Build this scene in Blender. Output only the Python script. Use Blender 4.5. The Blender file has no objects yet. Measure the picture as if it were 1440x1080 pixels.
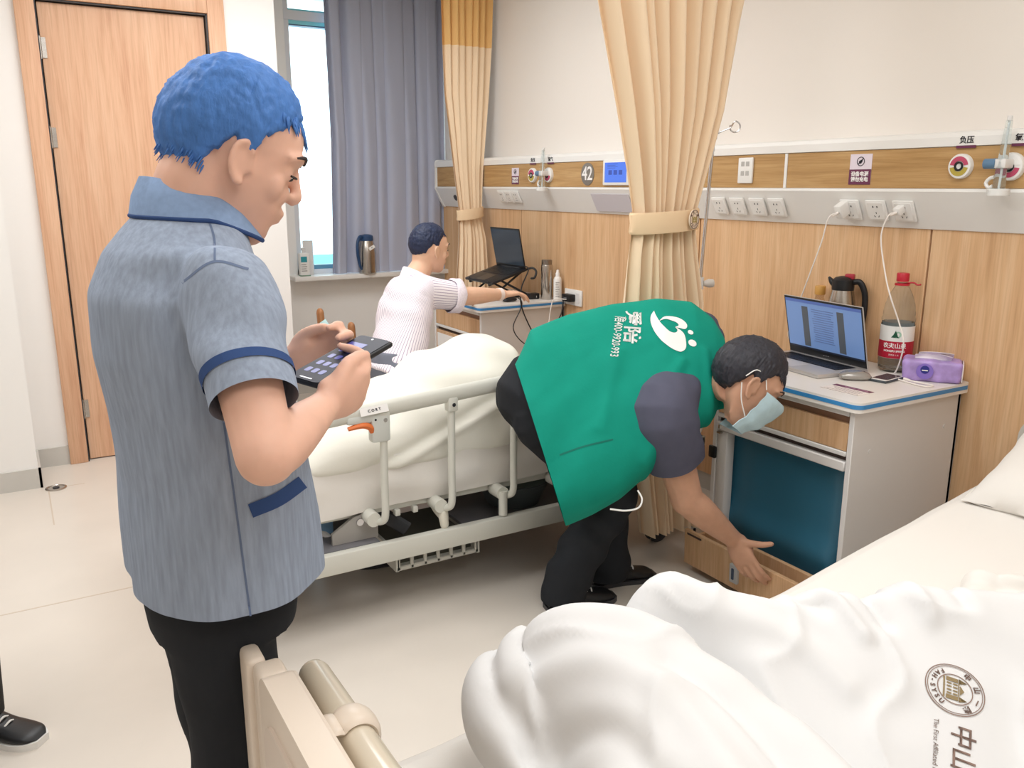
import bpy, bmesh, math, random
from mathutils import Vector, Matrix, Euler, noise
from mathutils.bvhtree import BVHTree
S = bpy.context.scene
COL = S.collection
random.seed(7)
PI = math.pi

# ---------------------------------------------------------------- camera, world, light, exposure
cam_data = bpy.data.cameras.new('camera')
cam_data.sensor_width = 36.0
cam_data.lens = 36.0 * 1190.0 / 1440.0
cam_data.clip_start = 0.02
camera = bpy.data.objects.new('camera', cam_data)
COL.objects.link(camera)
camera.location = (0, 0, 1.52)
camera.rotation_euler = (PI/2 - math.atan(280/1190), 0, -math.radians(30.5))
S.camera = camera

world = bpy.data.worlds.new('daylight')
S.world = world
world.use_nodes = True
bg = world.node_tree.nodes['Background']
bg.inputs[0].default_value = (0.80, 0.93, 1.0, 1)
bg.inputs[1].default_value = 3.2

def area_lamp(name, loc, sx, sy, power, col):
    d = bpy.data.lights.new(name, 'AREA')
    d.shape = 'RECTANGLE'; d.size = sx; d.size_y = sy; d.energy = power; d.color = col
    o = bpy.data.objects.new(name, d); COL.objects.link(o); o.location = loc
    return o
LAMPS = [(1.35, 1.2), (1.2, 3.9), (-0.6, 2.4), (0.6, -0.6)]
for (lx, ly), lp_w in zip(LAMPS, (16, 34, 31, 20)):
    area_lamp('ceiling_lamp_light', (lx, ly, 2.83), 1.5, 1.1, lp_w, (0.95, 0.975, 1.0))
S.view_settings.view_transform = 'Standard'
S.view_settings.look = 'None'
S.view_settings.exposure = 0.0
S.view_settings.gamma = 1.0
S.view_settings.use_curve_mapping = False
S.cycles.max_bounces = 8
S.cycles.diffuse_bounces = 5
S.cycles.transparent_max_bounces = 12

# ---------------------------------------------------------------- materials
def lin(h):
    h = h.lstrip('#')
    r = []
    for i in (0, 2, 4):
        c = int(h[i:i+2], 16) / 255
        r.append(c/12.92 if c <= 0.04045 else ((c+0.055)/1.055)**2.4)
    return (*r, 1)
MATS = {}
def mat(name, col, rough=0.5, metal=0.0, spec=0.5, emit=0, trans=0, ior=1.45, var=0, vscale=8, bump=0, bscale=60, sub=0, alpha=1, coat=0, stretch=None, sheen=0):
    if name in MATS: return MATS[name]
    m = bpy.data.materials.new(name); m.use_nodes = True
    nt = m.node_tree; b = nt.nodes['Principled BSDF']
    c = lin(col) if isinstance(col, str) else col
    b.inputs['Base Color'].default_value = c
    b.inputs['Roughness'].default_value = rough
    b.inputs['Metallic'].default_value = metal
    b.inputs['Specular IOR Level'].default_value = spec
    b.inputs['Transmission Weight'].default_value = trans
    b.inputs['IOR'].default_value = ior
    b.inputs['Alpha'].default_value = alpha
    b.inputs['Coat Weight'].default_value = coat
    if sheen: b.inputs['Sheen Weight'].default_value = sheen
    if sub:
        b.inputs['Subsurface Weight'].default_value = sub
        b.inputs['Subsurface Radius'].default_value = (0.012, 0.005, 0.003)
    if emit:
        b.inputs['Emission Color'].default_value = c
        b.inputs['Emission Strength'].default_value = emit
    if var or bump:
        tc = nt.nodes.new('ShaderNodeTexCoord')
        mp = nt.nodes.new('ShaderNodeMapping')
        nt.links.new(tc.outputs['Object'], mp.inputs['Vector'])
        if stretch: mp.inputs['Scale'].default_value = stretch
        if var:
            n = nt.nodes.new('ShaderNodeTexNoise'); n.inputs['Scale'].default_value = vscale; n.inputs['Detail'].default_value = 5
            nt.links.new(mp.outputs[0], n.inputs['Vector'])
            r = nt.nodes.new('ShaderNodeValToRGB')
            k0, k1 = 1-var, 1+var
            r.color_ramp.elements[0].position = 0.3; r.color_ramp.elements[1].position = 0.7
            r.color_ramp.elements[0].color = tuple(min(1, x*k0) for x in c[:3]) + (1,)
            r.color_ramp.elements[1].color = tuple(min(1, x*k1) for x in c[:3]) + (1,)
            nt.links.new(n.outputs['Fac'], r.inputs[0]); nt.links.new(r.outputs[0], b.inputs['Base Color'])
        if bump:
            n2 = nt.nodes.new('ShaderNodeTexNoise'); n2.inputs['Scale'].default_value = bscale; n2.inputs['Detail'].default_value = 4
            nt.links.new(mp.outputs[0], n2.inputs['Vector'])
            bp = nt.nodes.new('ShaderNodeBump'); bp.inputs['Strength'].default_value = bump; bp.inputs['Distance'].default_value = 0.01
            nt.links.new(n2.outputs['Fac'], bp.inputs['Height']); nt.links.new(bp.outputs[0], b.inputs['Normal'])
    MATS[name] = m
    return m

def wood(name, c0, c1, c2, axis='z', scale=1.0, rough=0.45, dist=1.2):
    m = bpy.data.materials.new(name); m.use_nodes = True
    nt = m.node_tree; b = nt.nodes['Principled BSDF']
    tc = nt.nodes.new('ShaderNodeTexCoord'); mp = nt.nodes.new('ShaderNodeMapping')
    nt.links.new(tc.outputs['Object'], mp.inputs['Vector'])
    s = [14*scale]*3; s['xyz'.index(axis)] = 0.9*scale
    mp.inputs['Scale'].default_value = s
    n = nt.nodes.new('ShaderNodeTexNoise'); n.inputs['Scale'].default_value = 1.0; n.inputs['Detail'].default_value = 8; n.inputs['Roughness'].default_value = 0.62; n.inputs['Distortion'].default_value = dist
    nt.links.new(mp.outputs[0], n.inputs['Vector'])
    r = nt.nodes.new('ShaderNodeValToRGB')
    e = r.color_ramp.elements
    e[0].position = 0.30; e[0].color = lin(c0); e[1].position = 0.72; e[1].color = lin(c2)
    x = e.new(0.5); x.color = lin(c1)
    nt.links.new(n.outputs['Fac'], r.inputs[0])
    mp2 = nt.nodes.new('ShaderNodeMapping'); nt.links.new(tc.outputs['Object'], mp2.inputs['Vector'])
    s2 = [160*scale]*3; s2['xyz'.index(axis)] = 5*scale
    mp2.inputs['Scale'].default_value = s2
    n2 = nt.nodes.new('ShaderNodeTexNoise'); n2.inputs['Scale'].default_value = 1.0; n2.inputs['Detail'].default_value = 3
    nt.links.new(mp2.outputs[0], n2.inputs['Vector'])
    r2 = nt.nodes.new('ShaderNodeValToRGB'); r2.color_ramp.elements[0].position = 0.33; r2.color_ramp.elements[0].color = (0.80, 0.74, 0.68, 1); r2.color_ramp.elements[1].position = 0.55; r2.color_ramp.elements[1].color = (1, 1, 1, 1)
    nt.links.new(n2.outputs['Fac'], r2.inputs[0])
    mx = nt.nodes.new('ShaderNodeMix'); mx.data_type = 'RGBA'; mx.blend_type = 'MULTIPLY'; mx.inputs[0].default_value = 0.5
    nt.links.new(r.outputs[0], mx.inputs[6]); nt.links.new(r2.outputs[0], mx.inputs[7])
    nt.links.new(mx.outputs[2], b.inputs['Base Color'])
    b.inputs['Roughness'].default_value = rough
    b.inputs['Specular IOR Level'].default_value = 0.3
    MATS[name] = m
    return m

def stripes(name, c_bg, c_st, period, width, rough=0.8, axis='x'):
    """woven stripes: colour depends on the object coordinate of the cloth"""
    m = bpy.data.materials.new(name); m.use_nodes = True
    nt = m.node_tree; b = nt.nodes['Principled BSDF']
    tc = nt.nodes.new('ShaderNodeTexCoord'); sp = nt.nodes.new('ShaderNodeSeparateXYZ')
    nt.links.new(tc.outputs['UV'], sp.inputs[0])
    mu = nt.nodes.new('ShaderNodeMath'); mu.operation = 'MULTIPLY'; mu.inputs[1].default_value = 1/period
    nt.links.new(sp.outputs[0], mu.inputs[0])
    fr = nt.nodes.new('ShaderNodeMath'); fr.operation = 'FRACT'; nt.links.new(mu.outputs[0], fr.inputs[0])
    lt = nt.nodes.new('ShaderNodeMath'); lt.operation = 'LESS_THAN'; lt.inputs[1].default_value = width
    nt.links.new(fr.outputs[0], lt.inputs[0])
    mx = nt.nodes.new('ShaderNodeMix'); mx.data_type = 'RGBA'
    mx.inputs[6].default_value = lin(c_bg); mx.inputs[7].default_value = lin(c_st)
    nt.links.new(lt.outputs[0], mx.inputs[0]); nt.links.new(mx.outputs[2], b.inputs['Base Color'])
    b.inputs['Roughness'].default_value = rough; b.inputs['Specular IOR Level'].default_value = 0.2
    MATS[name] = m
    return m

# ---------------------------------------------------------------- mesh helpers
def BM(): return bmesh.new()
def bx(bm, lo, hi, bev=0, seg=2, M=None):
    t = bmesh.new()
    bmesh.ops.create_cube(t, size=1)
    c = [(a+b)/2 for a, b in zip(lo, hi)]; s = [abs(b-a) for a, b in zip(lo, hi)]
    for v in t.verts: v.co = Vector([c[i]+v.co[i]*s[i] for i in range(3)])
    if bev: bmesh.ops.bevel(t, geom=t.edges[:], offset=min(bev, min(s)*0.49), segments=seg, affect='EDGES', profile=0.5)
    if M is not None: t.transform(M)
    merge(bm, t); return bm
def merge(bm, t):
    me = bpy.data.meshes.new('t'); t.to_mesh(me); t.free(); bm.from_mesh(me); bpy.data.meshes.remove(me)
def cr(pts, n):
    """Catmull-Rom through points (any length tuples)"""
    P = [list(p) for p in pts]
    if len(P) == 2:
        return [[a+(b-a)*i/n for a, b in zip(P[0], P[1])] for i in range(n+1)]
    Q = [[2*a-b for a, b in zip(P[0], P[1])]] + P + [[2*a-b for a, b in zip(P[-1], P[-2])]]
    out = []
    for i in range(1, len(Q)-2):
        for k in range(n):
            t = k/n
            out.append([0.5*((2*b)+(-a+c)*t+(2*a-5*b+4*c-d)*t*t+(-a+3*b-3*c+d)*t**3) for a, b, c, d in zip(Q[i-1], Q[i], Q[i+1], Q[i+2])])
    out.append(P[-1]); return out
def tube(bm, pts, r, n=10, sm=0, cap=True, flat=1.0, upv=None, round_ends=False):
    """pts list of 3-D points, r number or list (per point)"""
    rr = r if isinstance(r, (list, tuple)) else [r]*len(pts)
    if sm:
        q = cr([tuple(p)+(x,) for p, x in zip(pts, rr)], sm)
        pts = [Vector(p[:3]) for p in q]; rr = [p[3] for p in q]
    pts = [Vector(p) for p in pts]
    if round_ends:
        d0 = (pts[0]-pts[1]).normalized(); d1 = (pts[-1]-pts[-2]).normalized(); r0, r1 = rr[0], rr[-1]
        A = [pts[0]+d0*r0*math.sin(a) for a in (1.35, 0.9, 0.45)]; ra = [r0*math.cos(a) for a in (1.35, 0.9, 0.45)]
        B = [pts[-1]+d1*r1*math.sin(a) for a in (0.45, 0.9, 1.35)]; rb = [r1*math.cos(a) for a in (0.45, 0.9, 1.35)]
        pts = A+pts+B; rr = ra+list(rr)+rb
    T = (pts[1]-pts[0]).normalized()
    u = Vector(upv) if upv else (Vector((0, 0, 1)) if abs(T.z) < 0.9 else Vector((1, 0, 0)))
    rings = []
    for i, p in enumerate(pts):
        if i == 0: T = pts[1]-pts[0]
        elif i == len(pts)-1: T = pts[-1]-pts[-2]
        else: T = (pts[i+1]-pts[i]).normalized()+(pts[i]-pts[i-1]).normalized()
        if T.length < 1e-9: T = Vector((0, 0, 1))
        T = T.normalized()
        s = T.cross(u)
        if s.length < 1e-6: s = T.orthogonal()
        s.normalize(); u = s.cross(T).normalized()
        rings.append([bm.verts.new(p + s*math.cos(2*PI*k/n)*rr[i] + u*math.sin(2*PI*k/n)*rr[i]*flat) for k in range(n)])
    for a, b in zip(rings, rings[1:]):
        for k in range(n):
            bm.faces.new((a[k], a[(k+1) % n], b[(k+1) % n], b[k]))
    if cap:
        bm.faces.new(rings[0][::-1]); bm.faces.new(rings[-1])
    return bm
def lathe(bm, prof, n=24, M=None):
    t = bmesh.new(); rings = []
    for r, z in prof:
        r = max(r, 1e-5)
        rings.append([t.verts.new((r*math.cos(2*PI*k/n), r*math.sin(2*PI*k/n), z)) for k in range(n)])
    for a, b in zip(rings, rings[1:]):
        for k in range(n): t.faces.new((a[k], a[(k+1) % n], b[(k+1) % n], b[k]))
    t.faces.new(rings[0][::-1]); t.faces.new(rings[-1])
    if M is not None: t.transform(M)
    merge(bm, t); return bm
def prism(bm, poly, d0, d1, M=None):
    """poly of (x, y) extruded along z from d0 to d1, then M"""
    t = bmesh.new()
    a = [t.verts.new((x, y, d0)) for x, y in poly]; b = [t.verts.new((x, y, d1)) for x, y in poly]
    n = len(poly)
    for k in range(n): t.faces.new((a[k], a[(k+1) % n], b[(k+1) % n], b[k]))
    t.faces.new(a[::-1]); t.faces.new(b)
    bmesh.ops.recalc_face_normals(t, faces=t.faces)
    if M is not None: t.transform(M)
    merge(bm, t); return bm
def loft(bm, rings, cap=True):
    R = [[bm.verts.new(p) for p in r] for r in rings]; n = len(R[0])
    for a, b in zip(R, R[1:]):
        for k in range(n): bm.faces.new((a[k], a[(k+1) % n], b[(k+1) % n], b[k]))
    if cap: bm.faces.new(R[0][::-1]); bm.faces.new(R[-1])
    return bm
def grid(bm, fn, nu, nv):
    V = [[bm.verts.new(fn(i/nu, j/nv)) for j in range(nv+1)] for i in range(nu+1)]
    for i in range(nu):
        for j in range(nv): bm.faces.new((V[i][j], V[i+1][j], V[i+1][j+1], V[i][j+1]))
    return V
def sphere(bm, c, r, M=None, u=16, v=10):
    t = bmesh.new(); bmesh.ops.create_uvsphere(t, u_segments=u, v_segments=v, radius=1)
    s = r if isinstance(r, (tuple, list)) else (r, r, r)
    for w in t.verts: w.co = Vector((w.co.x*s[0], w.co.y*s[1], w.co.z*s[2]))
    if M is not None: t.transform(M)
    bmesh.ops.translate(t, verts=t.verts, vec=c)
    merge(bm, t); return bm

def link(name, me, m, parent=None, loc=None):
    o = bpy.data.objects.new(name, me); COL.objects.link(o)
    if m is not None:
        for x in (m if isinstance(m, (list, tuple)) else [m]): me.materials.append(x)
    if parent is not None:
        o.parent = parent
    if loc is not None: o.location = loc
    return o
def obj(name, bm, m, parent=None, smooth=True, ang=38, world=True, recalc=True):
    """one mesh object; world=True: the mesh is in world coordinates even under a parent"""
    if recalc: bmesh.ops.recalc_face_normals(bm, faces=bm.faces)
    a = math.radians(ang)
    for f in bm.faces: f.smooth = smooth
    if smooth:
        for e in bm.edges:
            if len(e.link_faces) == 2 and e.calc_face_angle(0) > a: e.smooth = False
    if parent is not None and world:
        bm.transform(WM(parent).inverted())
    me = bpy.data.meshes.new(name); bm.to_mesh(me); bm.free()
    return link(name, me, m, parent)
def WM(o):
    M = o.matrix_basis.copy()
    while o.parent is not None:
        o = o.parent; M = o.matrix_basis @ M
    return M
def tag(o, label=None, cat=None, group=None, kind=None):
    if label: o['label'] = label
    if cat: o['category'] = cat
    if group: o['group'] = group
    if kind: o['kind'] = kind
    return o
def thing(name, label, cat, loc=(0, 0, 0), rz=0, group=None):
    o = bpy.data.objects.new(name, None); COL.objects.link(o)
    o.location = loc; o.rotation_euler = (0, 0, rz); o.empty_display_size = 0.05
    return tag(o, label, cat, group)
def copy_tree(o, parent=None):
    c = o.copy(); COL.objects.link(c)
    if parent is not None: c.parent = parent
    for ch in list(o.children): copy_tree(ch, c)
    return c
def struct(name, bm, m, parent=None, smooth=False):
    o = obj(name, bm, m, parent, smooth=smooth)
    if parent is None: o['kind'] = 'structure'
    return o
def text_bm(s, size, M, ext=0.0006, bold=0.0, align='CENTER', sp=1.0):
    c = bpy.data.curves.new('txt', 'FONT'); c.body = s; c.size = size; c.extrude = ext; c.offset = bold
    c.align_x = align; c.align_y = 'CENTER'; c.space_character = sp; c.resolution_u = 3
    o = bpy.data.objects.new('txt', c)
    me = bpy.data.meshes.new_from_object(o)
    t = bmesh.new(); t.from_mesh(me)
    bpy.data.objects.remove(o); bpy.data.curves.remove(c); bpy.data.meshes.remove(me)
    t.transform(M); return t
def frame(o, x, y):
    """matrix from origin and two axes"""
    x = Vector(x).normalized(); y = Vector(y); z = x.cross(y).normalized(); y = z.cross(x)
    return Matrix(((x.x, y.x, z.x, o[0]), (x.y, y.y, z.y, o[1]), (x.z, y.z, z.z, o[2]), (0, 0, 0, 1)))
def solid(bm, th):
    bmesh.ops.recalc_face_normals(bm, faces=bm.faces)
    bmesh.ops.solidify(bm, geom=bm.faces[:], thickness=th)
def nz(x, y, z=0, s=1): return noise.noise(Vector((x*s, y*s, z*s)))
def sstep(a, b, x):
    t = max(0, min(1, (x-a)/(b-a))); return t*t*(3-2*t)

M_wall = mat('wall_paint', '#efe9e2', 0.7, spec=0.2, bump=0.03, bscale=220)
M_wallw = mat('wall_paint_white', '#f1efec', 0.7, spec=0.2, bump=0.03, bscale=220)
M_floor = mat('vinyl_floor', '#dbd3c9', 0.28, spec=0.35, var=0.03, vscale=3, bump=0.012, bscale=9)
M_base = mat('baseboard_grey', '#c9c6c0', 0.35, var=0.04, vscale=5)
M_ceil = mat('ceiling_white', '#f4f2ee', 0.8)
W_door = wood('door_wood', '#cf9f80', '#dbb090', '#e3bc9e', 'z', 1.0)
W_panel = wood('panel_wood', '#cda27a', '#dcb48a', '#e6c49e', 'z', 0.9)
W_unit = wood('unit_wood', '#ab8555', '#bd9765', '#cba776', 'y', 1.4)
W_cab = wood('cabinet_wood', '#c99f77', '#d6ae86', '#e0bd98', 'z', 1.1)
W_chair = wood('chair_wood', '#8d5f3c', '#a2704a', '#b07f57', 'z', 2.5)
M_white = mat('white_plastic', '#efeeeb', 0.35)
M_offw = mat('cream_plastic', '#e6ddd0', 0.35)
M_alu = mat('pale_aluminium', '#e4e3e1', 0.35)
M_steel = mat('brushed_steel', '#b9b4ae', 0.25, metal=1.0, var=0.06, vscale=3, stretch=(1, 1, 30))
M_chrome = mat('chrome', '#cfcfd2', 0.12, metal=1.0)
M_black = mat('black_plastic', '#1b1c1f', 0.4)
M_dark = mat('dark_grey_plastic', '#3a3b3f', 0.45)
M_bedm = mat('bed_enamel', '#d9d9d0', 0.35)
M_cur = mat('beige_curtain_cloth', '#f4dbbb', 0.85, spec=0.1, bump=0.05, bscale=500, sheen=0.2)
M_cur2 = mat('beige_tie_cloth', '#f0d3ae', 0.85, spec=0.1)
M_gcur = mat('grey_curtain_cloth', '#b9bdcf', 0.85, spec=0.1, sheen=0.2)
M_sheet = mat('white_bed_linen', '#e9e5df', 0.85, spec=0.15, bump=0.04, bscale=35, sheen=0.1)
M_plum = mat('plum_print', '#6d3352', 0.5)
M_wprint = mat('white_print', '#f6f4f2', 0.5)
M_kprint = mat('black_print', '#23212a', 0.5)

# ---------------------------------------------------------------- setting
bm = bx(BM(), (-3.2, -2.2, -0.1), (3.1, 6.3, 0)); floor = struct('floor', bm, M_floor)
bm = bx(BM(), (-3.2, -2.2, 2.9), (3.1, 6.3, 3.0)); struct('ceiling', bm, M_ceil)
bm = bx(BM(), (2.96, -2.2, 0), (3.1, 6.3, 2.9)); wall_right = struct('wall_right', bm, M_wall)
bm = bx(BM(), (-3.2, -2.2, 0), (3.1, -2.1, 2.9)); struct('wall_front', bm, M_wall)
bm = bx(BM(), (-3.3, -2.2, 0), (-3.2, 4.8, 2.9)); struct('wall_left', bm, M_wall)
# wood lining under the bed head unit, one panel per board
ed = [-2.1, -0.3, 0.72, 1.937, 3.16, 4.854, 6.02]
for a, b in zip(ed, ed[1:]):
    bm = bx(BM(), (2.93, a+0.004, 0.09), (2.962, b-0.004, 1.42), 0.002, 1)
    obj('wood_panel', bm, W_panel, wall_right)
bm = bx(BM(), (2.94, -2.1, 0.0), (2.97, 6.0, 0.09)); struct('baseboard_right', bm, M_base)
# window wall (y = 6.1) round the opening
wb = BM()
bx(wb, (1.36, 6.1, 0), (1.79, 6.3, 2.9)); bx(wb, (1.79, 6.1, 0), (3.1, 6.3, 0.85)); bx(wb, (1.79, 6.1, 2.82), (3.1, 6.3, 2.9))
struct('wall_back', wb, M_wallw)
# box with the door: front face y = 5.15, its right return face x = 1.46
wb = BM()
bx(wb, (-0.02, 5.15, 0), (0.16, 5.3, 2.9)); bx(wb, (1.11, 5.15, 0), (1.46, 5.3, 2.9)); bx(wb, (0.16, 5.15, 2.47), (1.11, 5.3, 2.9))
bx(wb, (1.36, 5.3, 0), (1.46, 6.3, 2.9))
bx(wb, (-0.1, 5.9, 0), (1.36, 6.0, 2.9))
struct('wall_door', wb, M_wallw)
bm = bx(BM(), (-3.2, 4.8, 0), (0.0, 5.9, 2.9)); struct('wall_pillar', bm, M_wallw)
bb = bx(BM(), (-3.2, 4.785, 0), (0.012, 4.80, 0.105)); bx(bb, (0.0, 4.785, 0), (0.012, 5.15, 0.105)); struct('baseboard_left', bb, M_base)
bb = bx(BM(), (0.012, 5.138, 0), (0.16, 5.15, 0.105)); struct('baseboard_back', bb, M_base)
bb = bx(BM(), (1.112, 5.138, 0), (1.472, 5.15, 0.105)); bx(bb, (1.46, 5.15, 0), (1.472, 6.1, 0.105)); bx(bb, (1.472, 6.088, 0), (2.93, 6.1, 0.105)); struct('baseboard_window', bb, M_base)
# door
bm = bx(BM(), (0.262, 5.165, 0.006), (1.072, 5.205, 2.42), 0.002, 1)
door = struct('door_1', bm, W_door); 
fb = bx(BM(), (0.160, 5.12, 0), (0.25, 5.30, 2.515), 0.004); bx(fb, (1.085, 5.12, 0), (1.175, 5.30, 2.515), 0.004); bx(fb, (0.25, 5.12, 2.432), (1.085, 5.30, 2.515), 0.004)
obj('door_frame', fb, W_door, door)
sb = bx(BM(), (0.244, 5.135, 0), (0.256, 5.22, 2.43)); bx(sb, (1.076, 5.135, 0), (1.086, 5.22, 2.43)); bx(sb, (0.25, 5.135, 2.424), (1.08, 5.22, 2.434))
obj('door_seal', sb, M_dark, door)
for z in (2.20, 1.76, 0.30):
    hb = BM(); tube(hb, [(0.257, 5.155, z-0.055), (0.257, 5.155, z+0.055)], 0.0075, 10)
    for q in (-0.02, 0.02): tube(hb, [(0.257, 5.155, z+q-0.0012), (0.257, 5.155, z+q+0.0012)], 0.0085, 10)
    bx(hb, (0.252, 5.158, z-0.05), (0.285, 5.166, z+0.05)); obj('hinge', hb, M_steel, door)
hb = BM(); tube(hb, [(1.02, 5.165, 1.0), (1.02, 5.11, 1.0), (0.90, 5.10, 1.0)], 0.009, 10, sm=4); lathe(hb, [(0.025, 0), (0.025, 0.008)], 20, frame((1.02, 5.166, 1.0), (1, 0, 0), (0, 0, 1)))
obj('door_handle', hb, M_steel, door)
# vinyl sheet seam on the floor, drawn as a hair-thin weld line
sm_ = bx(BM(), (-3.1, 3.345, -0.001), (2.9, 3.352, 0.0006)); obj('weld_seam', sm_, mat('seam', '#cdbfae', 0.4), floor)
sm_ = bx(BM(), (0.03, 4.2, -0.001), (0.036, 4.75, 0.0006)); 
bx(sm_, (0.03, 4.744, -0.001), (0.20, 4.75, 0.0006)); obj('weld_seam', sm_, mat('seam', '#cdbfae', 0.4), floor)
t = thing('floor_drain', 'small round steel floor drain by the corner beside the door', 'drain', (0.068, 4.80-0.06, 0))
db = BM(); lathe(db, [(0.05, 0), (0.05, 0.004), (0.042, 0.006), (0.040, 0.003)], 28); db.transform(Matrix.Translation((0.068, 4.74, 0))); obj('ring', db, M_steel, t)
db = BM(); lathe(db, [(0.016, 0.002), (0.016, 0.007), (0.01, 0.009)], 20); db.transform(Matrix.Translation((0.068, 4.74, 0))); obj('plug', db, M_dark, t)

# window
M_glass = bpy.data.materials.new('window_glass'); M_glass.use_nodes = True
nt = M_glass.node_tree; nt.nodes.clear()
o_ = nt.nodes.new('ShaderNodeOutputMaterial'); mx = nt.nodes.new('ShaderNodeMixShader'); tr = nt.nodes.new('ShaderNodeBsdfTransparent'); gl = nt.nodes.new('ShaderNodeBsdfGlossy'); lw = nt.nodes.new('ShaderNodeLayerWeight')
tr.inputs[0].default_value = (0.93, 0.99, 1, 1); gl.inputs['Roughness'].default_value = 0.02; lw.inputs[0].default_value = 0.12
nt.links.new(lw.outputs['Fresnel'], mx.inputs[0]); nt.links.new(tr.outputs[0], mx.inputs[1]); nt.links.new(gl.outputs[0], mx.inputs[2]); nt.links.new(mx.outputs[0], o_.inputs[0])
M_frame = mat('window_frame_white', '#dcdcdd', 0.4)
fb = bx(BM(), (1.79, 6.14, 0.88), (1.835, 6.24, 2.82)); bx(fb, (2.90, 6.14, 0.88), (2.96, 6.24, 2.82)); bx(fb, (1.8, 6.14, 0.88), (2.95, 6.24, 0.915)); bx(fb, (1.8, 6.14, 2.78), (2.95, 6.24, 2.82)); bx(fb, (1.8, 6.13, 2.625), (2.95, 6.25, 2.685)); bx(fb, (2.36, 6.15, 0.9), (2.41, 6.23, 2.65))
win = struct('window_1', fb, M_frame)
sb = bx(BM(), (1.835, 6.15, 2.60), (2.9, 6.22, 2.625)); bx(sb, (1.835, 6.15, 2.685), (2.9, 6.22, 2.70))
obj('gasket', sb, mat('cyan_gasket', '#8fdbe0', 0.4), win)
sb = bx(BM(), (1.835, 6.15, 0.915), (2.9, 6.22, 0.945)); obj('bottom_rail', sb, mat('blue_rail', '#5f8ea6', 0.4), win)
sb = bx(BM(), (1.835, 6.15, 2.592), (2.9, 6.22, 2.60)); obj('top_rail', sb, mat('dark_rail', '#4d6a80', 0.4), win)
obj('pane', bx(BM(), (1.835, 6.185, 0.94), (2.36, 6.190, 2.60)), M_glass, win)
obj('pane', bx(BM(), (2.41, 6.185, 0.94), (2.90, 6.190, 2.60)), M_glass, win)
obj('pane', bx(BM(), (1.835, 6.185, 2.70), (2.90, 6.190, 2.78)), M_glass, win)
obj('window_sill', bx(BM(), (1.725, 5.95, 0.85), (2.955, 6.15, 0.882), 0.004), mat('sill_stone', '#ece9e5', 0.35), win)
# roof of the building outside, seen below the horizon
t = tag(obj('distant_roof', bx(BM(), (4, 24, -1.4), (24, 31, -1.0)), mat('blue_roof', '#4fb4d4', 0.6)), 'flat blue roof far below outside the window', 'roof')
# ceiling lamps
lp = None
for i, (lx, ly) in enumerate(LAMPS):
    if lp is None:
        lp = thing('ceiling_lamp', '«»', 'ceiling lamp', (lx, ly, 2.9), 0, 'square white panel lamps in the ceiling')
        b_ = bx(BM(), (-0.8, -0.6, -0.05), (0.8, -0.55, 0)); bx(b_, (-0.8, 0.55, -0.05), (0.8, 0.6, 0)); bx(b_, (-0.8, -0.55, -0.05), (-0.75, 0.55, 0)); bx(b_, (0.75, -0.55, -0.05), (0.8, 0.55, 0)); obj('lamp_frame', b_, M_white, lp, world=False)
        b_ = bx(BM(), (-0.75, -0.55, -0.03), (0.75, 0.55, -0.01)); obj('diffuser', b_, mat('lamp_diffuser', '#fffaf2', 0.6, emit=1.5), lp, world=False); c = lp
    else:
        c = copy_tree(lp); c.location = (lx, ly, 2.9)
    c['label'] = ['white ceiling panel lamp above the near hospital bed', 'white ceiling panel lamp above the far hospital bed', 'white ceiling panel lamp above the aisle by the door', 'white ceiling panel lamp behind the camera'][i]

# ---------------------------------------------------------------- bed head unit along the right wall
t = thing('bed_head_unit', 'long white and wood bed head service unit on the right wall', 'service panel', (2.95, 3.0, 1.36))
UNIT = t
prof = [(2.962, 1.70), (2.875, 1.70), (2.855, 1.694), (2.848, 1.68), (2.848, 1.650), (2.858, 1.648), (2.858, 1.508), (2.848, 1.506), (2.846, 1.496), (2.922, 1.362), (2.962, 1.355)]
Mex = Matrix(((1, 0, 0, 0), (0, 0, 1, 0), (0, 1, 0, 0), (0, 0, 0, 1)))
obj('housing', prism(BM(), prof, -0.9, 5.98, Mex), M_white, t, ang=20)
capb = prism(BM(), [(x-0.004 if x < 2.95 else x, z+(0.004 if z > 1.6 else -0.004)) for x, z in prof[:5]]+[(2.844, 1.506), (2.842, 1.494), (2.918, 1.358), (2.962, 1.351)], 5.975, 6.005, Mex)
obj('end_cap', capb, M_white, t)
for a, b in ((-0.88, 2.568), (2.584, 5.955)):
    obj('fascia_panel', bx(BM(), (2.8535, a, 1.5085), (2.862, b, 1.6475)), W_unit, t)
obj('divider_strip', bx(BM(), (2.851, 2.569, 1.5085), (2.86, 2.583, 1.6475)), M_white, t)
n_s = Vector((-0.888, 0, -0.46)).normalized(); up_s = Vector((-0.46, 0, 0.888)).normalized()
def slope_frame(y, h, off=0.0):
    """point on the sloped lower face, h metres below its top edge"""
    p = Vector((2.846, y, 1.496)) - up_s*h + n_s*off
    return frame(p, (0, -1, 0), up_s)      # x to the right of the viewer, y up the slope, z outwards
def vert_frame(y, z, x=2.8535): return frame((x, y, z), (0, -1, 0), (0, 0, 1))
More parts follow.
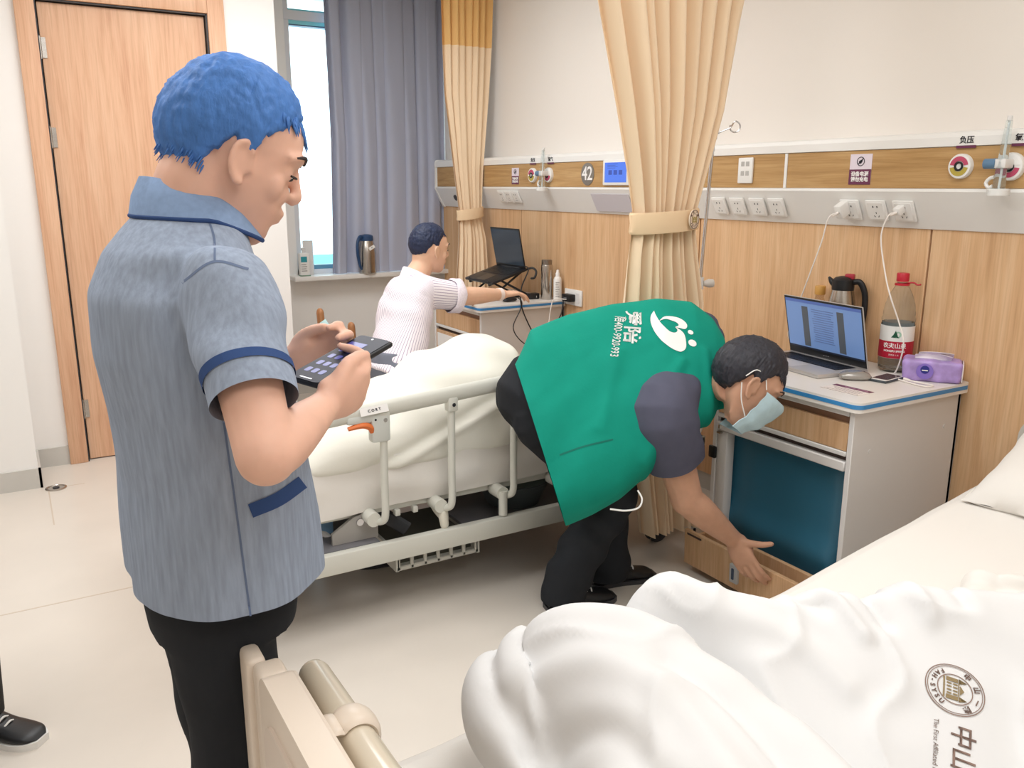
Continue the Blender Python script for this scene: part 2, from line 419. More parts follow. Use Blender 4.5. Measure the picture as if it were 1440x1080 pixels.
def socket(y, h=0.077, w=0.086, holes=True):
    F = slope_frame(y, h)
    s = obj('socket', bx(BM(), (-w/2, -w/2, 0), (w/2, w/2, 0.010), 0.004, 2, F), M_white, t)
    b_ = bx(BM(), (-w/2+0.008, -w/2+0.008, 0.009), (w/2-0.008, w/2-0.008, 0.0115), 0.002, 1, F)
    obj('rocker', b_, M_white, s)
    if holes:
        b_ = BM()
        for (x, y2, sx, sy, a) in ((-0.009, 0.018, 0.004, 0.007, 0), (0.009, 0.018, 0.004, 0.007, 0), (0, -0.008, 0.0025, 0.008, 0), (-0.009, -0.022, 0.0025, 0.008, 0.5), (0.009, -0.022, 0.0025, 0.008, -0.5)):
            bx(b_, (-sx/2, -sy/2, 0), (sx/2, sy/2, 0.0122), 0, 1, F @ Matrix.Translation((x, y2, 0)) @ Matrix.Rotation(a, 4, 'Z'))
        obj('slot', b_, M_kprint, s)
    return s
SOCK = {}
for k, y in enumerate([2.253, 2.136, 2.018, 2.86, 2.74, 2.63, 2.975]):
    SOCK[k] = socket(y)
for y in (4.99, 4.90, 4.81): socket(y, 0.055)
b_ = bx(BM(), (-0.17, -0.055, 0), (0.17, 0.055, 0.004), 0.002, 1, slope_frame(3.81, 0.08)); obj('cover_plate', b_, mat('lilac_plate', '#cfcbd2', 0.4), t)
b_ = lathe(BM(), [(0.022, 0), (0.022, 0.008), (0.012, 0.010)], 20, slope_frame(5.70, 0.075)); obj('knob', b_, M_dark, t)
# no-charging signs
def sign(y, z, w):
    h = w*1.16
    F = vert_frame(y, z)
    s = obj('sign', bx(BM(), (-w/2, -h/2, 0), (w/2, h/2, 0.002), 0.0008, 1, F), mat('sign_lilac', '#e6dbe6', 0.5), t)
    obj('sign_base', bx(BM(), (-w/2, -h/2, 0.0018), (w/2, 0.0, 0.0026), 0, 1, F), M_plum, s)
    b_ = BM(); merge(b_, text_bm('设备电源', w*0.20, F @ Matrix.Translation((0, -h*0.16, 0.003)), bold=0.0006)); merge(b_, text_bm('请勿充电', w*0.20, F @ Matrix.Translation((0, -h*0.34, 0.003)), bold=0.0006)); obj('lettering', b_, M_wprint, s)
    b_ = BM(); r = w*0.165; cpt = Matrix.Translation((0, h*0.26, 0.0028))
    tube(b_, [F @ cpt @ Vector((r*math.cos(a), r*math.sin(a), 0)) for a in [2*PI*i/24 for i in range(25)]], w*0.014, 6, cap=False)
    bx(b_, (-r, -w*0.014, -0.0006), (r, w*0.014, 0.0012), 0, 1, F @ cpt @ Matrix.Rotation(0.8, 4, 'Z'))
    prism(b_, [(-0.4*r, -0.45*r), (0.1*r, -0.5*r), (0.5*r, 0.1*r), (0.35*r, 0.45*r), (0.0, 0.3*r), (-0.5*r, 0.0)], -0.0006, 0.0009, F @ cpt)
    obj('pictogram', b_, M_kprint, s)
sign(2.208, 1.578, 0.098); sign(4.80, 1.575, 0.088)
# data outlet
F = vert_frame(2.80, 1.582)
s = obj('data_outlet', bx(BM(), (-0.043, -0.055, 0), (0.043, 0.055, 0.010), 0.004, 2, F), M_white, t)
b_ = BM()
for x in (-0.014, 0.014):
    for y in (0.028, -0.012): bx(b_, (x-0.010, y-0.010, 0.008), (x+0.010, y+0.010, 0.0115), 0.001, 1, F)
obj('port', b_, mat('port_grey', '#b9b7b4', 0.5), s)
# vacuum and oxygen gas outlets
def ring_poly(b_, F, r0, r1, a0, a1, z0, z1, n=24):
    P = [(r1*math.cos(a0+(a1-a0)*i/n), r1*math.sin(a0+(a1-a0)*i/n)) for i in range(n+1)] + [(r0*math.cos(a1-(a1-a0)*i/n), r0*math.sin(a1-(a1-a0)*i/n)) for i in range(n+1)]
    prism(b_, P, z0, z1, F)
def gas(y, z, R, c1, c2):
    F = vert_frame(y, z)
    g = obj('gas_outlet', lathe(BM(), [(R, 0), (R, 0.012), (R*0.94, 0.017), (R*0.8, 0.018), (R*0.4, 0.018)], 36, F), M_white, t)
    b_ = BM(); ring_poly(b_, F, R*0.42, R*0.78, 0.15, PI-0.15, 0.017, 0.0195); obj('upper_band', b_, c1, g)
    b_ = BM(); ring_poly(b_, F, R*0.42, R*0.78, PI+0.15, 2*PI-0.15, 0.017, 0.0195); obj('lower_band', b_, c2, g)
    obj('port', lathe(BM(), [(R*0.38, 0.015), (R*0.38, 0.022), (R*0.25, 0.023), (R*0.22, 0.017)], 24, F), M_black, g)
    return g
M_pink = mat('pink_print', '#c2506e', 0.5); M_olive = mat('olive_print', '#b9a64a', 0.5)
gas(1.80, 1.582, 0.042, M_pink, M_olive); gas(1.628, 1.578, 0.045, M_white, M_pink)
gas(4.58, 1.578, 0.044, M_pink, M_olive); gas(4.40, 1.578, 0.044, M_white, M_pink)
for y, s_ in ((1.79, '负压'), (1.60, '氧气'), (4.58, '负压'), (4.38, '氧气')):
    F = vert_frame(y, 1.664, 2.8475)
    b_ = text_bm(s_, 0.026, F @ Matrix.Translation((0, 0.004, 0.0006)), bold=0.0004); obj('lettering', b_, M_kprint, t)
    obj('name_bar', bx(BM(), (-0.035, -0.022, 0), (0.035, -0.013, 0.0012), 0, 1, F), M_plum, t)
# bed number and call display
F = vert_frame(4.005, 1.579)
d = obj('number_plate', lathe(BM(), [(0.062, 0), (0.062, 0.003), (0.060, 0.004)], 40, F), mat('plate_grey', '#7f7a73', 0.5), t)
obj('lettering', text_bm('42', 0.105, F @ Matrix.Translation((0, 0, 0.0046)), bold=0.001, sp=0.95), M_wprint, d)
F = vert_frame(3.73, 1.585)
d = obj('call_display', bx(BM(), (-0.115, -0.067, 0), (0.115, 0.067, 0.016), 0.006, 2, F), M_white, t)
obj('screen', bx(BM(), (-0.095, -0.052, 0.0155), (0.095, 0.052, 0.0168), 0, 1, F), mat('call_screen', '#4a6fd0', 0.3, emit=0.55), d)
b_ = BM(); 
for i in range(3): bx(b_, (-0.06+i*0.045, -0.012, 0.0168), (-0.03+i*0.045, 0.012, 0.0174), 0, 1, F)
for i in range(4): bx(b_, (-0.07, 0.022+i*0.007, 0.0168), (0.0+0.02*(i % 2), 0.024+i*0.007, 0.0174), 0, 1, F)
obj('screen_marks', b_, mat('screen_dim', '#3a52a8', 0.4, emit=0.3), d)
# oxygen flow meters plugged into the unit
M_clear = mat('clear_plastic', '#eef4f4', 0.06, trans=0.92, ior=1.15, spec=0.3)
M_bluep = mat('blue_plastic', '#5f7f9c', 0.35)
def flowmeter(y, lab):
    f = thing('oxygen_flowmeter', lab, 'flow meter', (2.80, y, 1.50), 0, 'oxygen flow meters on the bed head unit')
    X = 2.80
    obj('tube', tube(BM(), [(X, y, 1.50), (X, y, 1.56), (X+0.006, y-0.004, 1.72)], [0.020, 0.017, 0.010], 18), M_clear, f)
    obj('inner_tube', tube(BM(), [(X, y, 1.505), (X+0.006, y-0.004, 1.725)], 0.0035, 8), mat('tube_white', '#e3eaec', 0.3), f)
    obj('tip', tube(BM(), [(X+0.006, y-0.004, 1.72), (X+0.0065, y-0.004, 1.735)], 0.008, 12), M_alu, f)
    obj('foot', lathe(BM(), [(0.033, 0), (0.034, 0.018), (0.028, 0.022)], 24, Matrix.Translation((X, y, 1.486))), mat('milky_plastic', '#e9eae8', 0.3), f)
    obj('valve_body', bx(BM(), (X-0.014, y-0.02, 1.572), (2.85, y+0.02, 1.602), 0.006), M_alu, f)
    obj('valve_knob', tube(BM(), [(X, y+0.015, 1.587), (X, y+0.055, 1.587)], 0.017, 14), M_bluep, f)
    obj('outlet_nipple', tube(BM(), [(X, y+0.02, 1.545), (X, y+0.035, 1.54), (X, y+0.045, 1.525), (X, y+0.035, 1.512), (X, y+0.022, 1.516)], 0.006, 8, sm=3), M_white, f)
flowmeter(1.632, 'clear tube oxygen flow meter at the right end of the wall unit')
flowmeter(4.40, 'clear tube oxygen flow meter on the far wall unit, left of the number 42')

# ---------------------------------------------------------------- bedside cabinets
M_cabw = mat('cabinet_white', '#e4e1df', 0.4)
M_top = mat('cabinet_top', '#ece7e1', 0.3)
M_blue = mat('blue_edge_band', '#3f8cc8', 0.3)
M_teal = mat('teal_vinyl', '#35708b', 0.38, spec=0.5, bump=0.02, bscale=300)
M_gap = mat('dark_gap', '#4a3a36', 0.6)
def rrect(x0, y0, x1, y1, r, n=5):
    P = []
    for cx, cy, a in ((x1-r, y0+r, -90), (x1-r, y1-r, 0), (x0+r, y1-r, 90), (x0+r, y0+r, 180)):
        for i in range(n+1):
            t_ = math.radians(a+90*i/n); P.append((cx+r*math.cos(t_), cy+r*math.sin(t_)))
    return P
def cabinet(y0, y1, label, opened):
    c = thing('bedside_cabinet', label, 'cabinet', (2.64, (y0+y1)/2, 0), 0, 'bedside cabinets with blue edged tops')
    xf, xb = 2.36, 2.925
    bod = bx(BM(), (xf-0.02, y0, 0.045), (xb, y0+0.02, 0.795), 0.002, 1)
    bx(bod, (xf-0.02, y1-0.02, 0.045), (xb, y1, 0.795), 0.002, 1)
    bx(bod, (xb-0.015, y0, 0.045), (xb, y1, 0.795)); bx(bod, (xf+0.02, y0+0.02, 0.60), (xb, y1-0.02, 0.612)); bx(bod, (xf, y0+0.02, 0.045), (xb, y1-0.02, 0.065))
    obj('body', bod, M_cabw, c)
    for (x, z) in ((xf+0.075, 0.605+0.035), (xb-0.08, 0.64+0.03)):
        obj('screw_cap', tube(BM(), [(x, y0+0.001, z), (x, y0-0.002, z)], 0.008, 14), M_alu, c)
    top = obj('top', prism(BM(), rrect(xf-0.05, y0-0.035, xb, y1+0.035, 0.03), 0.795, 0.83), M_top, c)
    obj('edge_band', prism(BM(), rrect(xf-0.0515, y0-0.0365, xb-0.003, y1+0.0365, 0.031), 0.808, 0.822), M_blue, top)
    a, b = y0+0.022, y1-0.022
    obj('pull_tray', bx(BM(), (xf-0.022, a, 0.770), (xb-0.1, b, 0.788), 0.003, 1), M_alu, c)
    obj('recess', bx(BM(), (xf-0.004, a, 0.744), (xf+0.03, b, 0.768)), mat('brown_recess', '#8d6a55', 0.5), c)
    dr = obj('drawer', bx(BM(), (xf-0.018, a, 0.648), (xf+0.0, b, 0.744), 0.002, 1), W_cab, c)
    obj('drawer_rail', bx(BM(), (xf-0.022, a, 0.630), (xf, b, 0.647), 0.003, 1), M_alu, c)
    obj('shadow_gap', bx(BM(), (xf-0.002, a, 0.612), (xf+0.03, b, 0.630)), M_gap, c)
    if opened:
        obj('flap_edge', bx(BM(), (xf-0.024, a, 0.577), (xf+0.004, b, 0.612), 0.004, 1), M_cabw, c)
        # folded sleeper cushion inside: a padded teal panel with soft bulge
        pb = BM()
        def fn(u, v):
            y = a+0.03+(b-a-0.03)*u; z = 0.10+0.477*v
            e = min(1, min(u, 1-u)/0.06)*min(1, min(v, 1-v)/0.08)
            x = xf+0.045 - 0.014*math.sqrt(max(0, e)) - 0.022*math.exp(-((v-0.25)/0.13)**2)*math.sqrt(max(0, e)) + 0.012*math.exp(-((u-0.88)/0.1)**2)
            return (x, y, z)
        grid(pb, fn, 24, 30); obj('sleeper_cushion', pb, M_teal, c)
        obj('cushion_board', bx(BM(), (xf+0.05, a, 0.07), (xf+0.065, b, 0.577)), M_teal, c)
        # lower wooden front, unlatched and leaning out
        M = Matrix.Translation((xf-0.125, 0, 0.03)) @ Matrix.Rotation(math.radians(-2), 4, 'Y')
        fr = obj('lower_front', bx(BM(), (-0.018, a, 0.0), (0, b+0.02, 0.145), 0.002, 1, M), W_cab, c)
        obj('front_ledge', bx(BM(), (xf-0.055, a, 0.05), (xf-0.038, b, 0.175), 0.002, 1), W_cab, c)
        obj('drawer_side', bx(BM(), (xf-0.125, b, 0.04), (xf+0.2, b+0.016, 0.14)), W_cab, c); obj('drawer_side', bx(BM(), (xf-0.125, a, 0.04), (xf+0.2, a+0.016, 0.14)), W_cab, c)
        obj('drawer_floor', bx(BM(), (xf-0.125, a, 0.04), (xf+0.2, b, 0.05)), W_cab, c)
        h = obj('latch', bx(BM(), (-0.030, 2.085, 0.03), (-0.016, 2.125, 0.105), 0.004, 2, M), mat('latch_grey', '#c3c6c9', 0.3), c)
        obj('latch_slot', bx(BM(), (-0.034, 2.10, 0.045), (-0.028, 2.112, 0.09), 0.002, 1, M), mat('latch_blue', '#41536e', 0.4), h)
        obj('finger_slot', bx(BM(), (-0.0195, 2.29, 0.128), (-0.017, 2.37, 0.136), 0, 1, M), M_gap, c)
        s_ = obj('side_rail', bx(BM(), (xf-0.018, y1-0.075, 0.16), (xf+0.03, y1-0.02, 0.577), 0.01, 2), M_cabw, c)
        k = obj('bumper', bx(BM(), (xf-0.030, y1-0.025, 0.455), (xf-0.015, y1+0.012, 0.505), 0.006, 2), M_black, c)
        hb_ = tube(BM(), [(xf-0.022, y1-0.04, 0.600), (xf-0.022, y1-0.04, 0.585)], 0.008, 10); bx(hb_, (xf-0.03, y1-0.05, 0.565), (xf-0.015, y1-0.03, 0.572)); obj('hinge', hb_, M_steel, c)
    else:
        d2 = obj('lower_door', bx(BM(), (xf-0.018, a, 0.06), (xf, b, 0.610), 0.002, 1), W_cab, c)
        F = frame((xf-0.0185, y0+0.40, 0.555), (0, -1, 0), (0, 0, 1))
        lb = obj('notice', bx(BM(), (-0.20, -0.055, 0), (0.2, 0.035, 0.001), 0, 1, F), M_wprint, d2)
    for (x, y) in ((xf+0.04, y0+0.05), (xf+0.04, y1-0.05), (xb-0.05, y0+0.05), (xb-0.05, y1-0.05)):
        cb = BM(); tube(cb, [(x, y-0.010, 0.022), (x, y+0.010, 0.022)], 0.022, 16); bx(cb, (x-0.012, y-0.014, 0.02), (x+0.012, y+0.014, 0.047), 0.003, 1)
        obj('castor', cb, M_dark, c)
    return c
CAB1 = cabinet(1.745, 2.39, 'open white bedside cabinet with teal cushion panel, in front of the bending person', True)
CAB2 = cabinet(4.33, 4.97, 'closed white and wood bedside cabinet beside the striped shirt person', False)

# ---------------------------------------------------------------- emblem (flat print, unit radius)
def emblem(put, R, band=True):
    """list of (name, bmesh, key) in a plane, centre 0, radius R"""
    b_ = BM()
    I = Matrix.Identity(4)
    ring_poly(b_, I, 0.965*R, R, 0, 2*PI, 0, 0.0005, 48); ring_poly(b_, I, 0.90*R, 0.925*R, 0, 2*PI, 0, 0.0005, 48); ring_poly(b_, I, 0.565*R, 0.60*R, 0, 2*PI, 0, 0.0005, 40)
    put('emblem_ring', b_, 'brown')
    def around(chars, a0, a1, size, top):
        b_ = BM()
        for i, ch in enumerate(chars):
            a = a0+(a1-a0)*i/(len(chars)-1)
            rot = a-PI/2 if top else a+PI/2
            M = Matrix.Translation((0.75*R*math.cos(a), 0.75*R*math.sin(a), 0)) @ Matrix.Rotation(rot, 4, 'Z')
            merge(b_, text_bm(ch, size*R, M, 0.0003, bold=0.01*R))
        put('emblem_lettering', b_, 'brown')
    around('中山一院', math.radians(148), math.radians(32), 0.25, True)
    around('FAH-SYSU', math.radians(215), math.radians(325), 0.22, False)
    b_ = BM()
    # small building: a gabled hall between two towers, on a step
    def rc(x0, y0, x1, y1): prism(b_, [(x0*R, y0*R), (x1*R, y0*R), (x1*R, y1*R), (x0*R, y1*R)], 0, 0.0005)
    for s in (-1, 1):
        rc(s*0.36-0.08, -0.30, s*0.36+0.08, 0.10); prism(b_, [((s*0.36-0.11)*R, 0.12*R), ((s*0.36+0.11)*R, 0.12*R), (s*0.36*R, 0.40*R)], 0, 0.0005)
    for x in (-0.22, -0.09, 0.05, 0.18): rc(x, -0.28, x+0.06, -0.12); rc(x, -0.07, x+0.06, 0.08)
    rc(-0.42, -0.40, 0.42, -0.34); rc(-0.27, 0.10, 0.27, 0.14); prism(b_, [(-0.2*R, 0.16*R), (0.2*R, 0.16*R), (0, 0.30*R)], 0, 0.0005)
    put('emblem_building', b_, 'gold')
M_brown = mat('brown_print', '#8b7368', 0.6); M_gold = mat('gold_print', '#8f7c58', 0.6)
M_dkbrown = mat('dark_brown_print', '#5b3a34', 0.6); M_goldb = mat('bright_gold_print', '#a58f3c', 0.6)

# ---------------------------------------------------------------- curtains
def cloth_curtain(name, rows, y0, nf, mcol, parent, seed, top=None, sharp=0.35, nu=220, nzr=60, th=0.0022):
    """rows: (z, x left, x right, fold depth)"""
    rs = sorted(rows); rnd = random.Random(seed)
    ph = [rnd.uniform(0, 2*PI) for _ in range(4)]
    def at_z(z):
        for a, b in zip(rs, rs[1:]):
            if a[0] <= z <= b[0]:
                t_ = (z-a[0])/(b[0]-a[0])
                return [p+(q-p)*t_ for p, q in zip(a, b)]
        return rs[-1] if z > rs[-1][0] else rs[0]
    z0, z1 = rs[0][0], rs[-1][0]
    def fn(u, v):
        z = z0+(z1-z0)*v
        _, xl, xr, d = at_z(z)
        w = u + 0.018*math.sin(2*PI*2.3*u+ph[0]) + 0.012*math.sin(2*PI*5.1*u+ph[1])
        a = 2*PI*nf*w
        f = math.sin(a)+sharp*math.sin(2*a+ph[2]+0.7*math.sin(3*z))+0.35*math.sin(a*0.37+ph[3]+1.3*z)
        x = xl+(xr-xl)*u + 0.25*(xr-xl)/nf*math.cos(a)*min(1, 8*u*(1-u))
        return (x, y0 + d*f*0.6 + 0.004*nz(u*9, z*2, seed), z)
    b_ = BM(); grid(b_, fn, nu, nzr)
    o = obj(name, b_, mcol, parent, ang=80)
    return o
c = thing('privacy_curtain', 'beige privacy curtain tied by a band with round emblem', 'curtain', (2.2, 2.56, 0.1), 0)
cloth_curtain('drape', [(0.10, 2.14, 2.40, 0.07), (0.6, 2.06, 2.36, 0.075), (1.05, 2.015, 2.385, 0.07), (1.25, 2.03, 2.345, 0.055), (1.36, 2.045, 2.325, 0.05), (1.42, 2.045, 2.33, 0.05), (1.55, 2.02, 2.37, 0.055), (1.80, 1.96, 2.45, 0.06), (2.14, 1.872, 2.515, 0.065), (2.85, 1.70, 2.70, 0.07)], 2.56, 9, M_cur, c, 3)
def tie(c, xc, yc, rx, ry, z0, z1, tilt):
    R_ = []
    for z, k in ((z0, 1.0), (z0+0.008, 1.03), ((z0+z1)/2, 1.0), (z1-0.008, 1.03), (z1, 1.0)):
        R_.append([(xc+rx*k*math.cos(2*PI*i/48), yc+ry*k*math.sin(2*PI*i/48), z+tilt*math.cos(2*PI*i/48)) for i in range(48)])
    b_ = BM(); loft(b_, R_, cap=False); solid(b_, 0.004)
    return obj('tie_band', b_, M_cur2, c)
band = tie(c, 2.19, 2.56, 0.158, 0.075, 1.345, 1.425, 0.008)
Fe = frame((2.265, 2.56-0.075*0.98, 1.392), (0.86, 0.30, 0), (0, 0, 1)) @ Matrix.Translation((0, 0, 0.008))
obj('emblem_disc', lathe(BM(), [(0.037, -0.004), (0.037, 0.001)], 36, Fe), mat('emblem_cream', '#efdcc6', 0.6), band)
def put_band(n, b_, k):
    b_.transform(Fe @ Matrix.Translation((0, 0, 0.0012))); obj(n, b_, M_dkbrown if k == 'brown' else M_goldb, band)
_bits = []
emblem(lambda n, b_, k: _bits.append((n, b_, k)), 0.036)
for n, b_, k in _bits: put_band(n, b_, k)
c = thing('privacy_curtain', 'narrow beige privacy curtain tied back beside the grey window curtain', 'curtain', (2.75, 5.2, 0.1), 0)
cloth_curtain('drape', [(0.12, 2.63, 2.86, 0.045), (0.9, 2.63, 2.87, 0.045), (1.15, 2.65, 2.86, 0.035), (1.29, 2.655, 2.83, 0.03), (1.35, 2.655, 2.83, 0.03), (1.6, 2.62, 2.84, 0.03), (2.1, 2.56, 2.885, 0.035), (2.40, 2.555, 2.905, 0.035)], 5.22, 7, M_cur, c, 11, nu=160)
cloth_curtain('mesh_top', [(2.40, 2.555, 2.905, 0.035), (2.85, 2.55, 2.92, 0.04)], 5.22, 7, mat('beige_mesh_cloth', '#f0c27f', 0.85, bump=0.4, bscale=260), c, 11, nu=160, nzr=10)
tie(c, 2.742, 5.22, 0.097, 0.06, 1.295, 1.365, 0.012)
c = thing('window_curtain', 'grey blackout curtain hanging over the right part of the window', 'curtain', (2.5, 6.02, 0.9), 0)
cloth_curtain('drape', [(0.885, 2.02, 2.955, 0.05), (1.1, 2.03, 2.955, 0.05), (1.8, 2.055, 2.955, 0.045), (2.85, 2.05, 2.955, 0.045)], 6.02, 8.5, M_gcur, c, 21, nu=260, sharp=0.3)
tr_ = BM(); bx(tr_, (1.7, 6.0, 2.855), (2.955, 6.03, 2.9)); struct('trim_1', tr_, M_white)
tr_ = BM(); bx(tr_, (-0.5, 2.545, 2.86), (2.955, 2.575, 2.9)); bx(tr_, (-0.5, 5.05, 2.86), (-0.5, 5.05, 2.86)) if False else None; struct('trim_2', tr_, M_alu)
tr_ = BM(); bx(tr_, (1.5, 5.205, 2.86), (2.955, 5.235, 2.9)); struct('trim_3', tr_, M_alu)

# ---------------------------------------------------------------- drip stand
t = thing('drip_stand', 'slim steel drip stand with a curled hook beside the tied curtain', 'drip stand', (2.478, 2.682, 0))
px_, py_ = 2.333, 2.455
P0 = Vector((2.478, 2.682, 0.06)); P1 = Vector((2.503, 2.682, 1.115)); P2 = Vector((2.537, 2.682, 1.712))
obj('pole', tube(BM(), [P0, P1], 0.0105, 14), M_chrome, t)
obj('upper_pole', tube(BM(), [P1, P2], 0.0075, 12), M_chrome, t)
kb = tube(BM(), [P1+Vector((0, 0, -0.025)), P1+Vector((0, 0, 0.025))], 0.015, 14); obj('collar', kb, M_alu, t)
kb = tube(BM(), [P1+Vector((0.008, -0.012, 0)), P1+Vector((0.030, -0.020, 0.0)), P1+Vector((0.048, -0.026, 0))], [0.010, 0.019, 0.017], 16); obj('clamp_knob', kb, mat('knob_grey', '#d2cdc6', 0.4), t)
hk = BM()
obj('hook_mount', bx(hk, (P2.x-0.010, P2.y-0.010, P2.z-0.012), (P2.x+0.012, P2.y+0.010, P2.z+0.014), 0.004, 2), mat('mount_grey', '#bdbdbd', 0.4), t)
e1, e2 = Vector((0.86, -0.51, 0)), Vector((0, 0, 1))
cc = P2+e1*0.085+e2*0.038
pts = [P2+e1*0.006+e2*0.008, P2+e1*0.04+e2*0.024, P2+e1*0.066+e2*0.035]
pts += [cc+e1*0.021*math.cos(a)+e2*0.021*math.sin(a) for a in [math.radians(x) for x in (100, 60, 20, -20, -60, -100, -140, -175, -200)]]
obj('hook', tube(BM(), pts, 0.0032, 8, sm=4), M_chrome, t)
obj('hook', tube(BM(), [P2+e1*-0.006+Vector((0, 0, -0.01)), P2+e1*0.004+Vector((0, 0, -0.05)), P2+e1*-0.012+Vector((0, 0, -0.09))], 0.0035, 8, sm=3), M_chrome, t)
obj('hub', lathe(BM(), [(0.03, 0), (0.03, 0.03), (0.015, 0.05)], 20, Matrix.Translation((P0.x, P0.y, 0.055))), M_dark, t)
for k in range(5):
    a = 2*PI*k/5+0.6; d = Vector((math.cos(a), math.sin(a), 0)); L = 0.12
    lg = obj('leg', tube(BM(), [Vector((P0.x, P0.y, 0.075)), Vector((P0.x, P0.y, 0.06))+d*L], 0.010, 8), M_alu, t)
    q = Vector((P0.x, P0.y, 0.022))+d*L
    s_ = d.cross(Vector((0, 0, 1))); cb = tube(BM(), [q-s_*0.010, q+s_*0.010], 0.021, 14); tube(cb, [q, q+Vector((0, 0, 0.04))], 0.006, 8)
    obj('castor', cb, M_black, lg)

# ---------------------------------------------------------------- wooden chair behind the seated person
t = thing('wooden_chair', 'wooden chair whose two rounded back posts show by the wall under the window', 'chair', (1.56, 4.72, 0))
def bxr(b_, p, q, w, d, ax=(1, 0, 0)): tube(b_, [p, q], w, 12, flat=d, upv=ax, round_ends=True)
A_, B_ = (1.485, 4.64, 0.02), (1.475, 4.64, 0.815); C_, D_ = (1.62, 4.52, 0.02), (1.605, 4.50, 0.745)
for p, q in ((A_, B_), (C_, D_)):
    pb = BM(); tube(pb, [p, ((p[0]+q[0])/2+0.01, (p[1]+q[1])/2, (p[2]+q[2])/2), q], [0.022, 0.03, 0.029], 14, sm=4, flat=0.7, round_ends=True); obj('back_post', pb, W_chair, t)
pb = tube(BM(), [(1.485, 4.62, 0.74), (1.53, 4.60, 0.70), (1.60, 4.52, 0.69)], 0.014, 10, sm=5, flat=2.0); obj('back_rail', pb, W_chair, t)
pb = tube(BM(), [(1.475, 4.605, 0.775), (1.50, 4.59, 0.735), (1.545, 4.56, 0.712), (1.575, 4.53, 0.705)], 0.006, 10, sm=5, flat=3.5); obj('strap', pb, mat('pale_cyan_strap', '#c9eef0', 0.5), t)
obj('seat', bx(BM(), (1.47, 4.50, 0.42), (1.90, 4.92, 0.46), 0.012), W_chair, t)
for p in ((1.86, 4.54), (1.86, 4.88)): obj('leg', tube(BM(), [(p[0], p[1], 0), (p[0], p[1], 0.42)], [0.018, 0.022], 10), W_chair, t)

# ---------------------------------------------------------------- volume helper: union of closed shapes as one smooth skin
def skin(bm, voxel=0.006, it=6, fac=0.5):
    bmesh.ops.recalc_face_normals(bm, faces=bm.faces)
    me = bpy.data.meshes.new('tmp'); bm.to_mesh(me); bm.free()
    o = bpy.data.objects.new('tmp', me); COL.objects.link(o)
    m = o.modifiers.new('r', 'REMESH'); m.mode = 'VOXEL'; m.voxel_size = voxel; m.adaptivity = 0
    if it:
        s = o.modifiers.new('s', 'SMOOTH'); s.factor = fac; s.iterations = it
    dg = bpy.context.evaluated_depsgraph_get(); dg.update()
    e = o.evaluated_get(dg); m2 = bpy.data.meshes.new_from_object(e)
    bpy.data.objects.remove(o); bpy.data.meshes.remove(me)
    b = bmesh.new(); b.from_mesh(m2); bpy.data.meshes.remove(m2)
    return b
def displace(bm, fn):
    bm.normal_update()
    D = [(v, v.normal.copy()*fn(v.co, v.normal)) for v in bm.verts]
    for v, d in D: v.co += d

# ---------------------------------------------------------------- far hospital bed
t = thing('hospital_bed', 'far white hospital bed with side rail, behind the bending person', 'bed', (1.7, 3.15, 0), 0)
FB = t
x0, x1, ya, yb = 0.56, 2.62, 2.72, 3.62
obj('mattress', bx(BM(), (x0+0.06, ya, 0.42), (x1-0.05, yb, 0.575), 0.05, 4), M_sheet, t)
def sheetf(u, v):
    x = x0+0.04+(x1-x0-0.10)*u
    # v: 0 bottom of the near skirt, 0.6 mattress edge, 1 on top
    if v < 0.62:
        k = v/0.62; z = 0.385+0.03*u+(0.575-0.385)*k; y = ya-0.018+0.006*math.sin(38*z+3*nz(x*3, z*3))+0.012*nz(x*4, z*12, 2)-0.010*(1-k)
    else:
        k = (v-0.62)/0.38; y = ya-0.02+0.20*k; z = 0.588+0.003*nz(x*5, y*5)
    return (x, y, z)
b_ = BM(); grid(b_, sheetf, 90, 26); solid(b_, 0.004); obj('sheet', b_, M_sheet, t, ang=70)
fr = BM(); bx(fr, (x0, ya+0.0, 0.365), (x1, ya+0.04, 0.415), 0.006); bx(fr, (x0, yb-0.04, 0.365), (x1, yb, 0.415), 0.006); bx(fr, (x0, ya, 0.365), (x0+0.04, yb, 0.415), 0.006); bx(fr, (x1-0.04, ya, 0.365), (x1, yb, 0.415), 0.006)
obj('upper_frame', fr, M_bedm, t)
fr = BM(); bx(fr, (x0, 2.62, 0.212), (2.36, 2.655, 0.285), 0.005); bx(fr, (x0, 3.66, 0.212), (2.36, 3.70, 0.285), 0.005); bx(fr, (x0, 2.655, 0.22), (x0+0.04, 3.66, 0.28)); bx(fr, (2.32, 2.655, 0.22), (2.36, 3.66, 0.28))
obj('lower_frame', fr, M_bedm, t)
obj('under_shelf', bx(BM(), (1.40, 2.656, 0.222), (2.32, 3.655, 0.234)), mat('shelf_grey', '#77767a', 0.5), t)
for (x, y) in ((x0-0.03, 2.66), (x0-0.03, 3.66), (2.30, 2.66), (2.30, 3.66)):
    cb = BM(); tube(cb, [(x, y-0.016, 0.055), (x, y+0.016, 0.055)], 0.055, 22); bx(cb, (x-0.03, y-0.026, 0.06), (x+0.03, y+0.026, 0.13), 0.012); tube(cb, [(x, y, 0.12), (x, y, 0.23)], 0.018, 10)
    obj('castor', cb, M_dark, t)
# head and foot boards
def board(xc, z1, nm, cut_):
    P = rrect(ya-0.06+cut_, 0.36, yb+0.06, z1, 0.08, 8)
    Mx = Matrix(((0, 0, 1, xc), (1, 0, 0, 0), (0, 1, 0, 0), (0, 0, 0, 1)))
    obj(nm, prism(BM(), P, -0.018, 0.018, Mx), M_offw, t)
board(x0-0.02, 0.80, 'footboard', 0); board(2.66, 0.86, 'headboard', 0.14)
